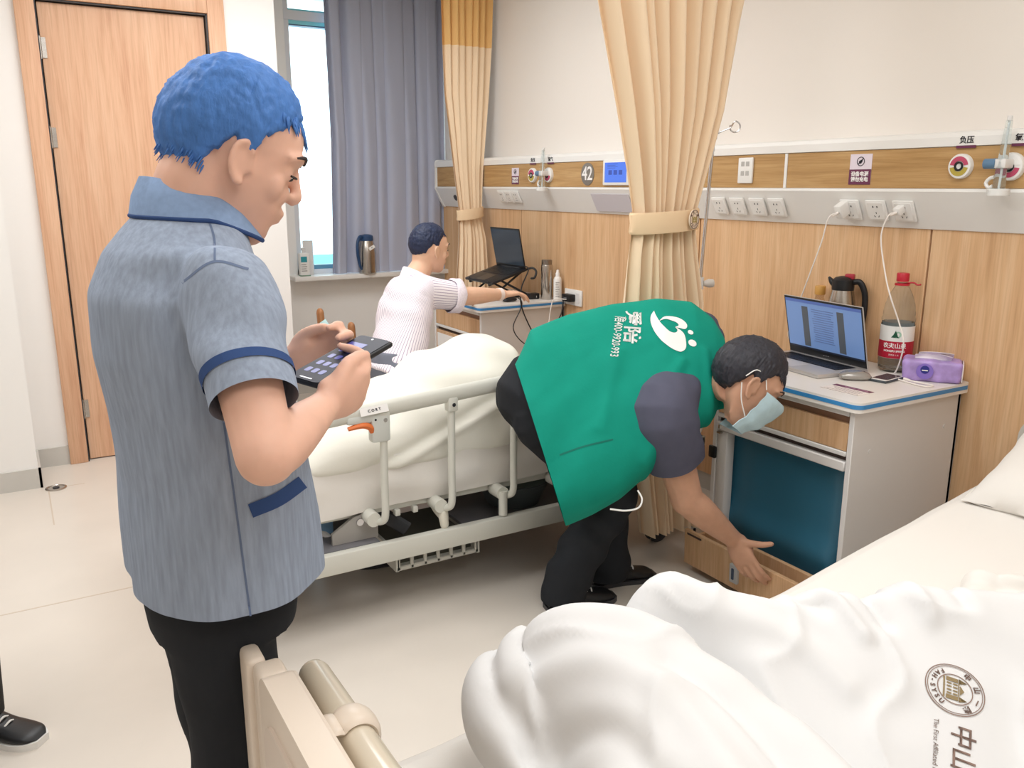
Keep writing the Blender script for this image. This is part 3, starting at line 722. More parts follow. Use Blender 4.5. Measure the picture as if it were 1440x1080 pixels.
# side rail
def rail_z(x): return 0.768+0.047*(x-0.89)/0.67
rl = BM(); tube(rl, [(0.72, 2.625, rail_z(0.72)-0.05), (0.76, 2.625, rail_z(0.76)-0.005), (0.84, 2.625, rail_z(0.84)), (1.30, 2.625, rail_z(1.30)), (1.64, 2.625, rail_z(1.64)), (1.90, 2.625, rail_z(1.90)), (1.98, 2.625, rail_z(1.98)-0.06)], 0.018, 12, sm=4, flat=1.6)
rail = obj('side_rail', rl, M_bedm, t)
for k, x in enumerate((1.035, 1.295, 1.555, 1.815)):
    pb = tube(BM(), [(x, 2.625, rail_z(x)-0.02), (x-0.004, 2.622, 0.50), (x-0.006, 2.62, 0.395), (x-0.015, 2.635, 0.368), (x-0.03, 2.665, 0.362)], 0.0135, 12, sm=5)
    pt = obj('rail_post', pb, M_bedm, rail)
    cb = bx(BM(), (x-0.02, 2.605, rail_z(x)-0.062), (x+0.02, 2.645, rail_z(x)-0.008), 0.008); obj('rail_bracket', cb, M_bedm, rail)
    sb = tube(BM(), [(x, 2.606, rail_z(x)-0.035), (x, 2.602, rail_z(x)-0.035)], 0.007, 12); obj('bolt', sb, M_chrome, rail)
    cb = tube(BM(), [(x-0.04, 2.64, 0.375), (x-0.04, 2.71, 0.375)], 0.026, 16); obj('pivot', cb, M_bedm, rail)
lb = BM(); bx(lb, (0.985, 2.604, 0.665), (1.055, 2.646, 0.765), 0.010); bx(lb, (0.90, 2.606, 0.738), (1.0, 2.644, 0.772), 0.010)
obj('release_housing', lb, mat('housing_grey', '#d5d8d3', 0.4), rail)
obj('release_lever', tube(BM(), [(0.905, 2.612, 0.727), (0.955, 2.612, 0.733), (0.983, 2.612, 0.722), (0.988, 2.612, 0.703)], [0.008, 0.012, 0.013, 0.008], 10, sm=4, flat=0.9), mat('orange_lever', '#e2783c', 0.4), rail)
sb = tube(BM(), [(1.0, 2.6045, 0.748), (1.0, 2.603, 0.748)], 0.004, 10); obj('rivet', sb, M_kprint, rail)
F = frame((1.0, 2.6005, 0.784), (1, 0, 0.07), (0, 0.35, 1))
obj('rail_label', bx(BM(), (-0.055, -0.013, 0), (0.045, 0.014, 0.001), 0, 1, F), M_wprint, rail)
obj('lettering', text_bm('C O R T', 0.013, F @ Matrix.Translation((-0.005, 0, 0.0016)), bold=0.0003), M_kprint, rail)
# bed lifting gear under the mattress
obj('foot_shelf', bx(BM(), (0.60, 2.656, 0.272), (1.02, 3.655, 0.284)), mat('shelf_grey', '#77767a', 0.5), t)
gp = prism(BM(), [(0.86, 0.285), (1.03, 0.285), (1.03, 0.345), (0.985, 0.385), (0.94, 0.375), (0.86, 0.325)], 2.70, 2.715, Matrix(((1, 0, 0, 0), (0, 0, 1, 0), (0, 1, 0, 0), (0, 0, 0, 1))))
g = obj('lift_plate', gp, mat('plate_warm_grey', '#a9a5a0', 0.4), t); obj('bolt', tube(BM(), [(0.962, 2.70, 0.355), (0.962, 2.692, 0.355)], 0.013, 14), M_chrome, g)
obj('lift_arm', tube(BM(), [(1.03, 2.80, 0.37), (1.16, 2.74, 0.27)], 0.014, 8, flat=2.0), M_dark, t)
obj('lift_arm', tube(BM(), [(0.80, 2.85, 0.36), (0.90, 2.78, 0.25)], 0.014, 8), M_alu, t)
cr_ = BM(); tube(cr_, [(1.25, 2.70, 0.372), (1.262, 2.69, 0.345), (1.268, 2.66, 0.325)], [0.016, 0.017, 0.014], 10, sm=3); tube(cr_, [(1.268, 2.655, 0.342), (1.272, 2.652, 0.295)], [0.02, 0.016], 12, round_ends=True)
obj('crank', cr_, mat('ivory_plastic', '#e6e2d4', 0.4), t)
tb = BM()
for x in (1.10, 1.17): bx(tb, (x, 2.70, 0.345), (x+0.02, 2.73, 0.37), 0.004)
obj('frame_hook', tb, M_bedm, t)
obj('rail_foot', tube(BM(), [(1.515, 2.64, 0.385), (1.515, 2.64, 0.29)], 0.017, 14), M_bedm, t)
# slotted tray hung under the frame
cr_ = BM(); xa, xb_, yy = 1.09, 1.41, 2.66
for i in range(7):
    x = xa+(xb_-xa)*i/6; bx(cr_, (x-0.007, yy, 0.150), (x+0.007, yy+0.012, 0.225), 0.003, 1)
bx(cr_, (xa-0.01, yy, 0.148), (xb_+0.01, yy+0.012, 0.166), 0.004, 1); bx(cr_, (xa-0.02, yy, 0.214), (xb_+0.02, yy+0.015, 0.228), 0.003, 1)
bx(cr_, (xa-0.01, yy+0.01, 0.148), (xb_+0.01, yy+0.4, 0.154)); bx(cr_, (xa-0.012, yy, 0.148), (xa, yy+0.4, 0.225)); bx(cr_, (xb_, yy, 0.148), (xb_+0.012, yy+0.4, 0.225))
obj('slotted_tray', cr_, mat('tray_grey', '#c4c3bb', 0.45), t)
obj('tray_insert', bx(BM(), (xa, yy+0.05, 0.155), (xb_, yy+0.4, 0.20)), mat('tray_inside', '#5d5c52', 0.6), t)

# things stored under the far bed
t = thing('wash_basin', 'round dark rimmed basin standing on the shelf under the far bed', 'basin', (1.70, 2.88, 0.234))
obj('bowl', lathe(BM(), [(0.11, 0), (0.15, 0.09), (0.158, 0.10), (0.152, 0.103), (0.142, 0.085), (0.105, 0.012)], 36, Matrix.Translation((1.70, 2.88, 0.235))), mat('basin_dark', '#5f6668', 0.4), t)
obj('liner', lathe(BM(), [(0.139, 0.082), (0.139, 0.086), (0.10, 0.084)], 36, Matrix.Translation((1.70, 2.88, 0.235))), mat('basin_pale', '#9db1ad', 0.4), t)
def smooth_rings(R_, n=4):
    return [list(r) for r in zip(*[[tuple(p) for p in cr(col, n)] for col in zip(*R_)])]
def shoe(t, M, L=0.27, col=M_black, solecol=None, lace=None):
    sh = BM(); secs = []
    for u, w, h, zb in ((0, 0.028, 0.055, 0.012), (0.08, 0.036, 0.08, 0.010), (0.25, 0.038, 0.085, 0.010), (0.42, 0.038, 0.078, 0.010), (0.6, 0.043, 0.056, 0.010), (0.78, 0.047, 0.044, 0.012), (0.92, 0.040, 0.036, 0.016), (1.0, 0.018, 0.022, 0.022)):
        secs.append([(L*u, w*math.copysign(abs(math.cos(a))**0.7, math.cos(a)), zb+(h-zb)*(0.5+0.5*math.copysign(abs(math.sin(a))**0.8, math.sin(a)))) for a in [2*PI*i/20 for i in range(20)]])
    loft(sh, smooth_rings(secs)); sh.transform(M); u_ = obj('upper', sh, col, t, ang=60)
    so = BM(); ss = []
    for u, w in ((-0.02, 0.026), (0.08, 0.040), (0.25, 0.041), (0.42, 0.040), (0.6, 0.046), (0.78, 0.050), (0.92, 0.043), (1.015, 0.022)):
        ss.append([(L*u, -w, 0), (L*u, w, 0), (L*u, w, 0.017+0.012*max(0, u-0.7)), (L*u, -w, 0.017+0.012*max(0, u-0.7))])
    loft(so, smooth_rings(ss)); so.transform(M); obj('sole', so, solecol or M_dark, t)
    if lace:
        lb_ = BM()
        for k in range(4):
            x = L*(0.42+0.07*k); z = 0.088-0.010*k
            tube(lb_, [(x, -0.022, z-0.012), (x+0.006, 0, z), (x, 0.022, z-0.012)], 0.003, 6, sm=3)
        lb_.transform(M); obj('laces', lb_, lace, t)
M_navy = mat('navy_leather', '#22293a', 0.45)
for k, (x, y, r, lab) in enumerate(((1.34, 3.02, 2.9, 'navy shoe under the far bed, the nearer of the pair'), (1.34, 3.15, 2.8, 'navy shoe under the far bed, the farther of the pair'))):
    t = thing('shoe', lab, 'shoe', (x, y, 0.0), 0, 'shoes under the far bed')
    shoe(t, Matrix.Translation((x, y, 0.0)) @ Matrix.Rotation(r, 4, 'Z') @ Matrix.Scale(1.0, 4), 0.27, M_navy)
t = thing('storage_bag', 'dark navy soft bag on the floor under the far bed', 'bag', (1.2, 3.42, 0))
b_ = BM(); bx(b_, (1.06, 3.32, 0.001), (1.36, 3.55, 0.30), 0.08, 5); displace(b_, lambda c, n: 0.02*nz(c.x*9, c.y*9, c.z*9)); 
for v in b_.verts: v.co.z = max(0.001, v.co.z)
obj('bag_body', b_, mat('navy_cloth', '#232a3a', 0.8), t)
obj('bag_handle', tube(BM(), [(1.12, 3.40, 0.28), (1.15, 3.38, 0.335), (1.25, 3.38, 0.335), (1.28, 3.40, 0.28)], 0.008, 8, sm=4), M_black, t)
t = tag(obj('tissue_box', bx(BM(), (0.76, 2.80, 0.286), (0.90, 2.90, 0.345), 0.01), mat('pale_blue_card', '#8fbbe3', 0.5)), 'small pale blue box on a shelf under the foot of the far bed', 'box')

# duvet heaped over raised knees on the far bed
M_duvet = mat('cream_duvet', '#e9e7dd', 0.85, spec=0.15, sheen=0.1, bump=0.05, bscale=30)
M_duvet2 = mat('white_duvet', '#e2e2e2', 0.85, spec=0.15, sheen=0.1, bump=0.05, bscale=26)
def interp(tab, x):
    if x <= tab[0][0]: return tab[0][1]
    for a, b in zip(tab, tab[1:]):
        if x <= b[0]:
            k = (x-a[0])/(b[0]-a[0]); k = k*k*(3-2*k); return a[1]+(b[1]-a[1])*k
    return tab[-1][1]
topz = [(0.78, 0.66), (0.95, 0.70), (1.10, 0.72), (1.25, 0.79), (1.42, 0.875), (1.57, 0.925), (1.68, 0.915), (1.76, 0.83), (1.83, 0.73), (1.92, 0.63), (2.0, 0.585)]
lowz = [(0.78, 0.525), (1.05, 0.515), (1.3, 0.50), (1.6, 0.53), (1.8, 0.55), (2.0, 0.57)]
R_ = []
NX = 110
for i in range(NX+1):
    x = 0.77+(2.02-0.77)*i/NX; H = interp(topz, x); Lw = interp(lowz, x); ring = []
    e = min(1, i/8, (NX-i)/8); e = math.sqrt(max(0.02, 1-(1-e)**2))
    yn, yf = 2.692+0.03*(1-e), 3.30
    for j in range(64):
        a = 2*PI*j/64
        c_, s_ = math.cos(a), math.sin(a)
        y = (yn+yf)/2-(yf-yn)/2*math.copysign(abs(c_)**0.75, c_)
        zm = 0.578 if y > 2.74 else Lw
        if s_ >= 0: z = 0.56+(H-0.56)*e*abs(s_)**0.8
        else: z = 0.56+(zm-0.56)*abs(s_)**0.6
        ring.append((x+0.02*nz(y*4, z*4, 1), y, z))
    R_.append(ring)
b_ = BM(); loft(b_, R_)
b_ = skin(b_, 0.012, 6)
def wr(c, n):
    f = 0.010*nz(c.x*5+c.z*3, c.y*4, c.z*5)
    d = (c.x-1.05)*0.38-(c.z-0.52)        # long diagonal fold lines on the near face
    w = max(0, -n.y)
    f += w*(0.016*math.exp(-(d/0.018)**2) - 0.012*math.exp(-((d+0.035)/0.02)**2))
    d2 = math.sin(26*(c.z+0.35*(1.95-c.x)) + 4*nz(c.x*3, c.z*3, 5))
    f += w*0.009*d2*sstep(1.35, 1.75, c.x)
    f += 0.006*math.sin(30*(c.x*0.5+c.z)+5*nz(c.x*2, c.y*3, c.z*2))*sstep(0.62, 0.8, c.z)
    return f
displace(b_, wr)
t = tag(obj('duvet', b_, M_duvet, ang=180), 'cream white duvet heaped over raised knees on the far bed', 'duvet')

# ---------------------------------------------------------------- near hospital bed (turned 5.5 degrees)
NB = Matrix.Translation((0.30, 1.19, 0)) @ Matrix.Rotation(math.radians(5.5), 4, 'Z')
t = thing('hospital_bed', 'near cream hospital bed with a footboard in the foreground', 'bed', tuple(NB @ Vector((1.2, -0.45, 0))), 0)
def mz(u): return 0.55+max(0, u-1.25)*math.tan(math.radians(4.5))
W_ = 0.95
mb = BM(); R_ = []
for i in range(30):
    u = 0.05+2.37*i/29; z = mz(u)
    R_.append([(u, y, zz) for y, zz in [(0, z-0.03), (-0.012, z-0.008), (-0.04, z)] + [(-W_*k/10, z) for k in range(1, 10)] + [(-W_+0.03, z), (-W_, z-0.03), (-W_, z-0.13), (0, z-0.13)]])
loft(mb, R_); mb.transform(NB); obj('mattress', mb, M_sheet, t, ang=50)
def shf(u_, v):
    u = 0.03+2.41*u_; z = mz(u)
    prof_ = [(-0.5, 0.004), (-0.10, 0.005), (-0.03, 0.004), (0.006, -0.014), (0.010, -0.06), (0.014, -0.12), (0.012, -0.17)]
    k = v*6; i = min(5, int(k)); f = k-i; a, b = prof_[i], prof_[i+1]
    y = a[0]+(b[0]-a[0])*f; dz = a[1]+(b[1]-a[1])*f
    return (u, y+0.004*nz(u*6, dz*20), z+dz+0.003*nz(u*5, y*9, 3))
b_ = BM(); grid(b_, shf, 100, 36); solid(b_, 0.003); b_.transform(NB); obj('sheet', b_, M_sheet, t, ang=80)
fr = BM(); bx(fr, (0.0, -0.04, 0.33), (2.45, 0.0, 0.39), 0.006); bx(fr, (0.0, -W_, 0.33), (2.45, -W_+0.04, 0.39), 0.006); bx(fr, (0, -W_, 0.33), (0.04, 0, 0.39)); bx(fr, (2.41, -W_, 0.33), (2.45, 0, 0.39))
bx(fr, (0.02, 0.0, 0.18), (2.45, 0.035, 0.25), 0.005); bx(fr, (0.02, -W_-0.035, 0.18), (2.45, -W_, 0.25), 0.005); bx(fr, (0.02, -W_, 0.19), (0.06, 0, 0.24)); bx(fr, (2.41, -W_, 0.19), (2.45, 0, 0.24))
for u in (0.3, 2.1):
    for v in (-0.1, -W_+0.06): bx(fr, (u, v, 0.24), (u+0.05, v+0.03, 0.34))
fr.transform(NB); obj('frame', fr, M_bedm, t)
for u in (0.10, 2.36):
    for v in (-0.03, -W_+0.03):
        cb = BM(); tube(cb, [(u, v-0.016, 0.055), (u, v+0.016, 0.055)], 0.055, 20); bx(cb, (u-0.03, v-0.026, 0.06), (u+0.03, v+0.026, 0.13), 0.012); tube(cb, [(u, v, 0.12), (u, v, 0.2)], 0.018, 10); cb.transform(NB); obj('castor', cb, M_dark, t)
# footboard: main panel, stepped corner block, bumper roller held by a strap
M_crm = mat('foot_cream', '#e3d5c5', 0.35)
# footboard in world axes: it stands square to the room
fbm = BM()
Mx = Matrix(((0, 0, 1, 0.265), (1, 0, 0, 0), (0, 1, 0, 0), (0, 0, 0, 1)))
prism(fbm, rrect(0.15, 0.30, 1.150, 0.826, 0.035, 6), -0.022, 0.022, Mx)
fo = obj('footboard', fbm, M_crm, t)
fbm = BM(); prism(fbm, rrect(0.19, 0.36, 1.115, 0.775, 0.05, 6), -0.0275, -0.021, Mx); obj('inset_panel', fbm, mat('foot_inset', '#d9c9ba', 0.35), fo)
obj('edge_moulding', bx(BM(), (0.287, 0.16, 0.40), (0.300, 1.15, 0.812), 0.006), M_crm, fo)
fbm = BM(); bx(fbm, (0.245, 1.146, 0.30), (0.290, 1.20, 0.812), 0.010, 3); bx(fbm, (0.238, 1.196, 0.28), (0.268, 1.255, 0.815), 0.010, 3)
obj('corner_block', fbm, M_crm, fo)
tb = tube(BM(), [(0.352, 1.235, 0.735), (0.352, 0.30, 0.758)], 0.0265, 24, round_ends=True); rol = obj('bumper_roller', tb, mat('roller_beige', '#d8cdb9', 0.25, coat=0.3), fo)
sb = BM(); sec = []
c0 = Vector((0.352, 1.055, 0.740))
for i in range(17):
    a = math.radians(160-200*i/16); q = c0+Vector((0.030*math.cos(a), 0, 0.030*math.sin(a))); sec.append(q)
path = [Vector((0.285, 1.055, 0.745)), Vector((0.300, 1.055, 0.755)), Vector((0.318, 1.055, 0.764))] + sec[2:] + [Vector((0.35, 1.055, 0.70)), Vector((0.29, 1.055, 0.69))]
tube(sb, path, 0.009, 12, sm=2, flat=3.0, upv=(0, 1, 0)); obj('roller_bracket', sb, M_crm, fo)
# the matching headboard
hb_ = BM(); Mx2 = Matrix(((0, 0, 1, 2.815), (1, 0, 0, 0), (0, 1, 0, 0), (0, 0, 0, 1)))
prism(hb_, rrect(0.40, 0.30, 1.46, 0.80, 0.09, 8), -0.02, 0.02, Mx2); obj('headboard', hb_, mat('head_grey', '#c7c3bb', 0.4), t)

# ---------------------------------------------------------------- near duvet
PA = [(0.600, 1.05), (0.625, 1.125), (0.675, 1.17), (0.745, 1.19), (0.84, 1.165), (0.915, 1.09), (0.945, 0.99), (0.93, 0.88), (0.935, 0.76), (0.98, 0.60), (1.0, 0.30), (0.47, 0.30), (0.49, 0.62), (0.56, 0.88)]
PB = [(0.87, 1.10), (0.91, 1.19), (0.99, 1.215), (1.10, 1.15), (1.15, 1.075), (1.20, 1.04), (1.30, 0.995), (1.45, 0.91), (1.63, 0.80), (1.95, 0.62), (1.95, 0.28), (1.10, 0.28), (1.02, 0.52), (0.965, 0.68), (0.92, 0.80), (0.93, 0.90), (0.965, 0.96), (0.93, 1.04)]
def sdist(P, x, y):
    ins = False; dm = 9
    n = len(P)
    for i in range(n):
        ax, ay = P[i]; bx_, by = P[(i+1) % n]
        if (ay > y) != (by > y) and x < (bx_-ax)*(y-ay)/(by-ay)+ax: ins = not ins
        vx, vy = bx_-ax, by-ay; k = max(0, min(1, ((x-ax)*vx+(y-ay)*vy)/(vx*vx+vy*vy)))
        dm = min(dm, math.hypot(x-ax-k*vx, y-ay-k*vy))
    return dm if ins else -dm
def puff(P, zt, w, x, y):
    d = sdist(P, x, y)
    if d <= 0: return -1
    k = min(1, d/w); return (zt-0.575)*math.sqrt(1-(1-k)**2)
b_ = BM(); STEP = 0.014; VV = {}
gx0, gx1, gy0, gy1 = 0.40, 2.0, 0.26, 1.25
nxg, nyg = int((gx1-gx0)/STEP), int((gy1-gy0)/STEP)
HT = {}
for i in range(nxg+1):
    for j in range(nyg+1):
        x, y = gx0+i*STEP, gy0+j*STEP
        a = puff(PA, 0.825-0.28*max(0, 0.80-y)*1.0, 0.15, x, y)
        s_ = (x-1.175)*-0.549+(y-0.99)*-0.836
        c_ = puff(PB, max(0.60, 0.80-0.60*max(0, s_-0.03)), 0.11, x, y)
        h = max(a, c_)
        if h > 0: HT[(i, j)] = 0.575+h
for (i, j) in HT:
    pass
cells = [(i, j) for i in range(nxg) for j in range(nyg) if all(k in HT for k in ((i, j), (i+1, j), (i, j+1), (i+1, j+1)))]
tv, bv = {}, {}
for (i, j) in cells:
    for k in ((i, j), (i+1, j), (i, j+1), (i+1, j+1)):
        if k not in tv:
            x, y = gx0+k[0]*STEP, gy0+k[1]*STEP
            tv[k] = b_.verts.new((x, y, HT[k])); bv[k] = b_.verts.new((x, y, 0.568+max(0, (x-1.55))*0.16))
cs = set(cells)
for (i, j) in cells:
    q = ((i, j), (i+1, j), (i+1, j+1), (i, j+1))
    b_.faces.new([tv[k] for k in q]); b_.faces.new([bv[k] for k in q][::-1])
    for (di, dj, p, r) in ((-1, 0, q[3], q[0]), (1, 0, q[1], q[2]), (0, -1, q[0], q[1]), (0, 1, q[2], q[3])):
        if (i+di, j+dj) not in cs: b_.faces.new((tv[r], tv[p], bv[p], bv[r]))
# drooping hem at the foot end
def flap(pts, r, fl): tube(b_, pts, r, 12, sm=5, flat=fl, round_ends=True)
flap([(0.66, 1.165, 0.69), (0.605, 1.12, 0.69), (0.575, 1.04, 0.68), (0.565, 0.94, 0.66), (0.575, 0.86, 0.63)], [0.02, 0.032, 0.036, 0.034, 0.03], 1.6)
flap([(0.69, 1.14, 0.755), (0.635, 1.08, 0.745), (0.612, 1.0, 0.73), (0.625, 0.92, 0.70)], [0.02, 0.022, 0.024, 0.02], 1.2)
b_ = skin(b_, 0.009, 8)
CREASE = [  # (points, width, height)
 ([(0.62, 1.02), (0.70, 0.90), (0.72, 0.75), (0.70, 0.60)], 0.03, 0.010), ([(0.70, 1.08), (0.82, 0.96), (0.86, 0.80), (0.86, 0.62)], 0.035, 0.010),
 ([(0.58, 0.92), (0.63, 0.80), (0.62, 0.66)], 0.025, -0.010), ([(0.80, 1.10), (0.90, 0.95), (0.91, 0.80)], 0.022, -0.008), ([(0.78, 0.86), (0.80, 0.7), (0.76, 0.55)], 0.025, -0.008),
 ([(1.00, 1.17), (1.02, 1.04), (1.10, 0.90), (1.12, 0.80)], 0.025, 0.009), ([(1.08, 1.14), (1.12, 1.02), (1.19, 0.92)], 0.02, -0.010), ([(1.20, 1.02), (1.22, 0.94), (1.21, 0.84)], 0.016, 0.010),
 ([(1.27, 1.0), (1.28, 0.92), (1.26, 0.84)], 0.016, -0.010), ([(1.36, 0.95), (1.36, 0.88), (1.33, 0.80)], 0.016, 0.009), ([(1.45, 0.90), (1.43, 0.84), (1.40, 0.78)], 0.016, -0.008), ([(1.56, 0.84), (1.62, 0.70), (1.66, 0.55)], 0.025, 0.008)]
CR = [([Vector(p) for p in cr(pp, 5)], w, h) for pp, w, h in CREASE]
def dpl(L, x, y):
    dm = 9
    for a, c_ in zip(L, L[1:]):
        vx, vy = c_.x-a.x, c_.y-a.y; k = max(0, min(1, ((x-a.x)*vx+(y-a.y)*vy)/(vx*vx+vy*vy+1e-9)))
        dm = min(dm, math.hypot(x-a.x-k*vx, y-a.y-k*vy))
    return dm
def wr2(c, n):
    f = 0.014*nz(c.x*5, c.y*5, c.z*3) + 0.008*nz(c.x*12+c.y*5, c.y*7-c.x*4, c.z*6) + 0.010*(max(0, 1-abs(nz(c.x*7+c.y*2, c.y*4.5-c.x*2, 4))*3.2))**3
    if n.z > -0.2:
        for L, w, h in CR:
            d = dpl(L, c.x, c.y)
            if d < 3*w: f += 1.7*h*math.exp(-(d/w)**2)
    return f
displace(b_, wr2)
DUV = BVHTree.FromBMesh(b_)
duv = tag(obj('duvet', b_, M_duvet2, ang=180), 'big white duvet bunched up on the near bed, printed with a round emblem', 'duvet')
def onto(bvh, b_, M, off=0.0015, dirv=None, subdiv=0):
    """lay flat artwork (local xy) on a surface along the frame normal"""
    if subdiv:
        bmesh.ops.subdivide_edges(b_, edges=[e for e in b_.edges if e.calc_length() > subdiv], cuts=2, use_grid_fill=True)
    b_.transform(M); nrm = (M.to_3x3() @ Vector((0, 0, 1))).normalized()
    for v in b_.verts:
        h = bvh.ray_cast(v.co+nrm*0.25, -nrm)
        if h[0] is not None:
            k = (v.co-Vector(M.translation)).dot(nrm)
            v.co = h[0]+nrm*(off+0*k)
# print of the emblem: letters run towards the foot side of the photo, top of the print points to the bed head
eo = DUV.ray_cast(Vector((0, 0, 1.52)), (Vector((1.355,0.753,0.649))-Vector((0, 0, 1.52))).normalized())[0]; upd = Vector((0.80, -0.35, 0.0)).normalized(); xr = Vector((-0.38, -0.86, 0.0)).normalized()
hp = lambda p: DUV.ray_cast(Vector((0, 0, 1.52)), (Vector(p)-Vector((0, 0, 1.52))).normalized())[0]
EM = frame(eo, hp((1.340,0.735,0.551))-eo, hp((1.427,0.710,0.649))-eo)
_b = []
emblem(lambda n, q, k: _b.append((n, q, k)), 0.047)
for n, q, k in _b:
    onto(DUV, q, EM, subdiv=0.012); obj(n, q, M_brown if k == 'brown' else M_gold, duv, recalc=False)
q = BM()
for i, ch in enumerate('中山大学'): merge(q, text_bm(ch, 0.040, Matrix.Translation((0.080+0.040*i, 0.012-0.0*i, 0)), 0.0003, bold=0.0004))
onto(DUV, q, EM, subdiv=0.012); obj('lettering', q, M_brown, duv, recalc=False)
q = text_bm('The First Affiliated Hospital', 0.011, Matrix.Translation((0.062, -0.026, 0)), 0.0003, align='LEFT'); onto(DUV, q, EM, subdiv=0.02); obj('lettering', q, M_brown, duv, recalc=False)

# pillow and bunched cloth at the head of the near bed
def pillow(M, L, Wd, T):
    b_ = BM()
    for s in (1, -1):
        def fn(u, v):
            a, c_ = 2*u-1, 2*v-1
            e = max(0, (1-a**4))*max(0, (1-c_**4))
            k = 1-0.06*(1-abs(a))*0 - 0.05*(1-a*a)*abs(c_)**3
            return (a*L/2*(1-0.06*(1-c_*c_)*abs(a)**3), c_*Wd/2*k, s*T/2*e**0.55+0.006*nz(a*3, c_*3, s))
        grid(b_, fn, 30, 24)
    bmesh.ops.remove_doubles(b_, verts=b_.verts, dist=0.002)
    displace(b_, lambda c, n: 0.007*nz(c.x*7, c.y*9, c.z*4)+0.004*nz(c.x*17, c.y*14, 2))
    b_.transform(M); return b_
PM = NB @ Matrix.Translation((2.22, -0.40, 0.715)) @ Matrix.Rotation(math.radians(-24), 4, 'Y') @ Matrix.Rotation(math.radians(90), 4, 'Z')
tag(obj('pillow', pillow(PM, 0.72, 0.44, 0.15), M_sheet, ang=80), 'white pillow propped at the head of the near bed', 'pillow')
b_ = BM()
for k, (dx, dy, r) in enumerate(((0, 0, 0.045), (0.05, -0.05, 0.05), (0.02, -0.11, 0.045), (0.09, -0.10, 0.04))): sphere(b_, (1.83+dx, 0.985+dy, mz(1.6)+0.03), (r*1.3, r*1.1, r))
b_ = skin(b_, 0.006, 5); displace(b_, lambda c, n: 0.010*math.sin(70*(c.x+0.6*c.y)+4*nz(c.x*8, c.y*8, c.z*8)))
tag(obj('hand_towel', b_, M_sheet, ang=180), 'small bunched white towel lying on the near bed sheet at the right edge', 'towel')

# ---------------------------------------------------------------- people
M_skin = mat('skin', '#e6b8a2', 0.5, spec=0.3, sub=0.12, var=0.04, vscale=25)
M_skin2 = mat('skin_tan', '#c99c82', 0.5, spec=0.3, sub=0.12, var=0.05, vscale=25)
M_skin3 = mat('skin_pale', '#e2b89c', 0.5, spec=0.3, sub=0.12, var=0.04, vscale=25)
M_hairflare = mat('hair_flare_blue', '#4d7cc0', 0.6, spec=0.25, bump=0.5, bscale=70, stretch=(1, 1, 0.25), var=0.15, vscale=60)  # blue veil of window flare put into the hair's base colour
M_hair = mat('hair_black', '#33333a', 0.5, spec=0.35, bump=0.5, bscale=70, stretch=(1, 1, 0.25), var=0.2, vscale=60)
M_hairn = mat('hair_navy_black', '#27304a', 0.5, spec=0.35, bump=0.5, bscale=70, var=0.2, vscale=60)
M_brow = mat('brow_dark', '#3b2f2c', 0.7)
M_eyew = mat('eye_white', '#e8e2dc', 0.2); M_iris = mat('iris_dark', '#241a17', 0.2)
M_pants = mat('black_trousers', '#2b2d31', 0.85, spec=0.15, var=0.08, vscale=12, bump=0.05, bscale=300)
def sect(c, ax, ay, hw, hf, hb, n=28, p=0.9):
    """ring: centre, right axis, front axis, half width, front depth, back depth"""
    out = []
    for i in range(n):
        a = 2*PI*i/n; x = math.copysign(abs(math.cos(a))**p, math.cos(a))*hw; s = math.copysign(abs(math.sin(a))**p, math.sin(a)); y = s*(hf if s > 0 else hb)
        out.append(Vector(c)+ax*x+ay*y)
    return out
def headM(c, fwd, up):
    f = Vector(fwd).normalized(); u = Vector(up); x = f.cross(u).normalized(); u = x.cross(f)
    return Matrix(((x.x, f.x, u.x, c[0]), (x.y, f.y, u.y, c[1]), (x.z, f.z, u.z, c[2]), (0, 0, 0, 1)))
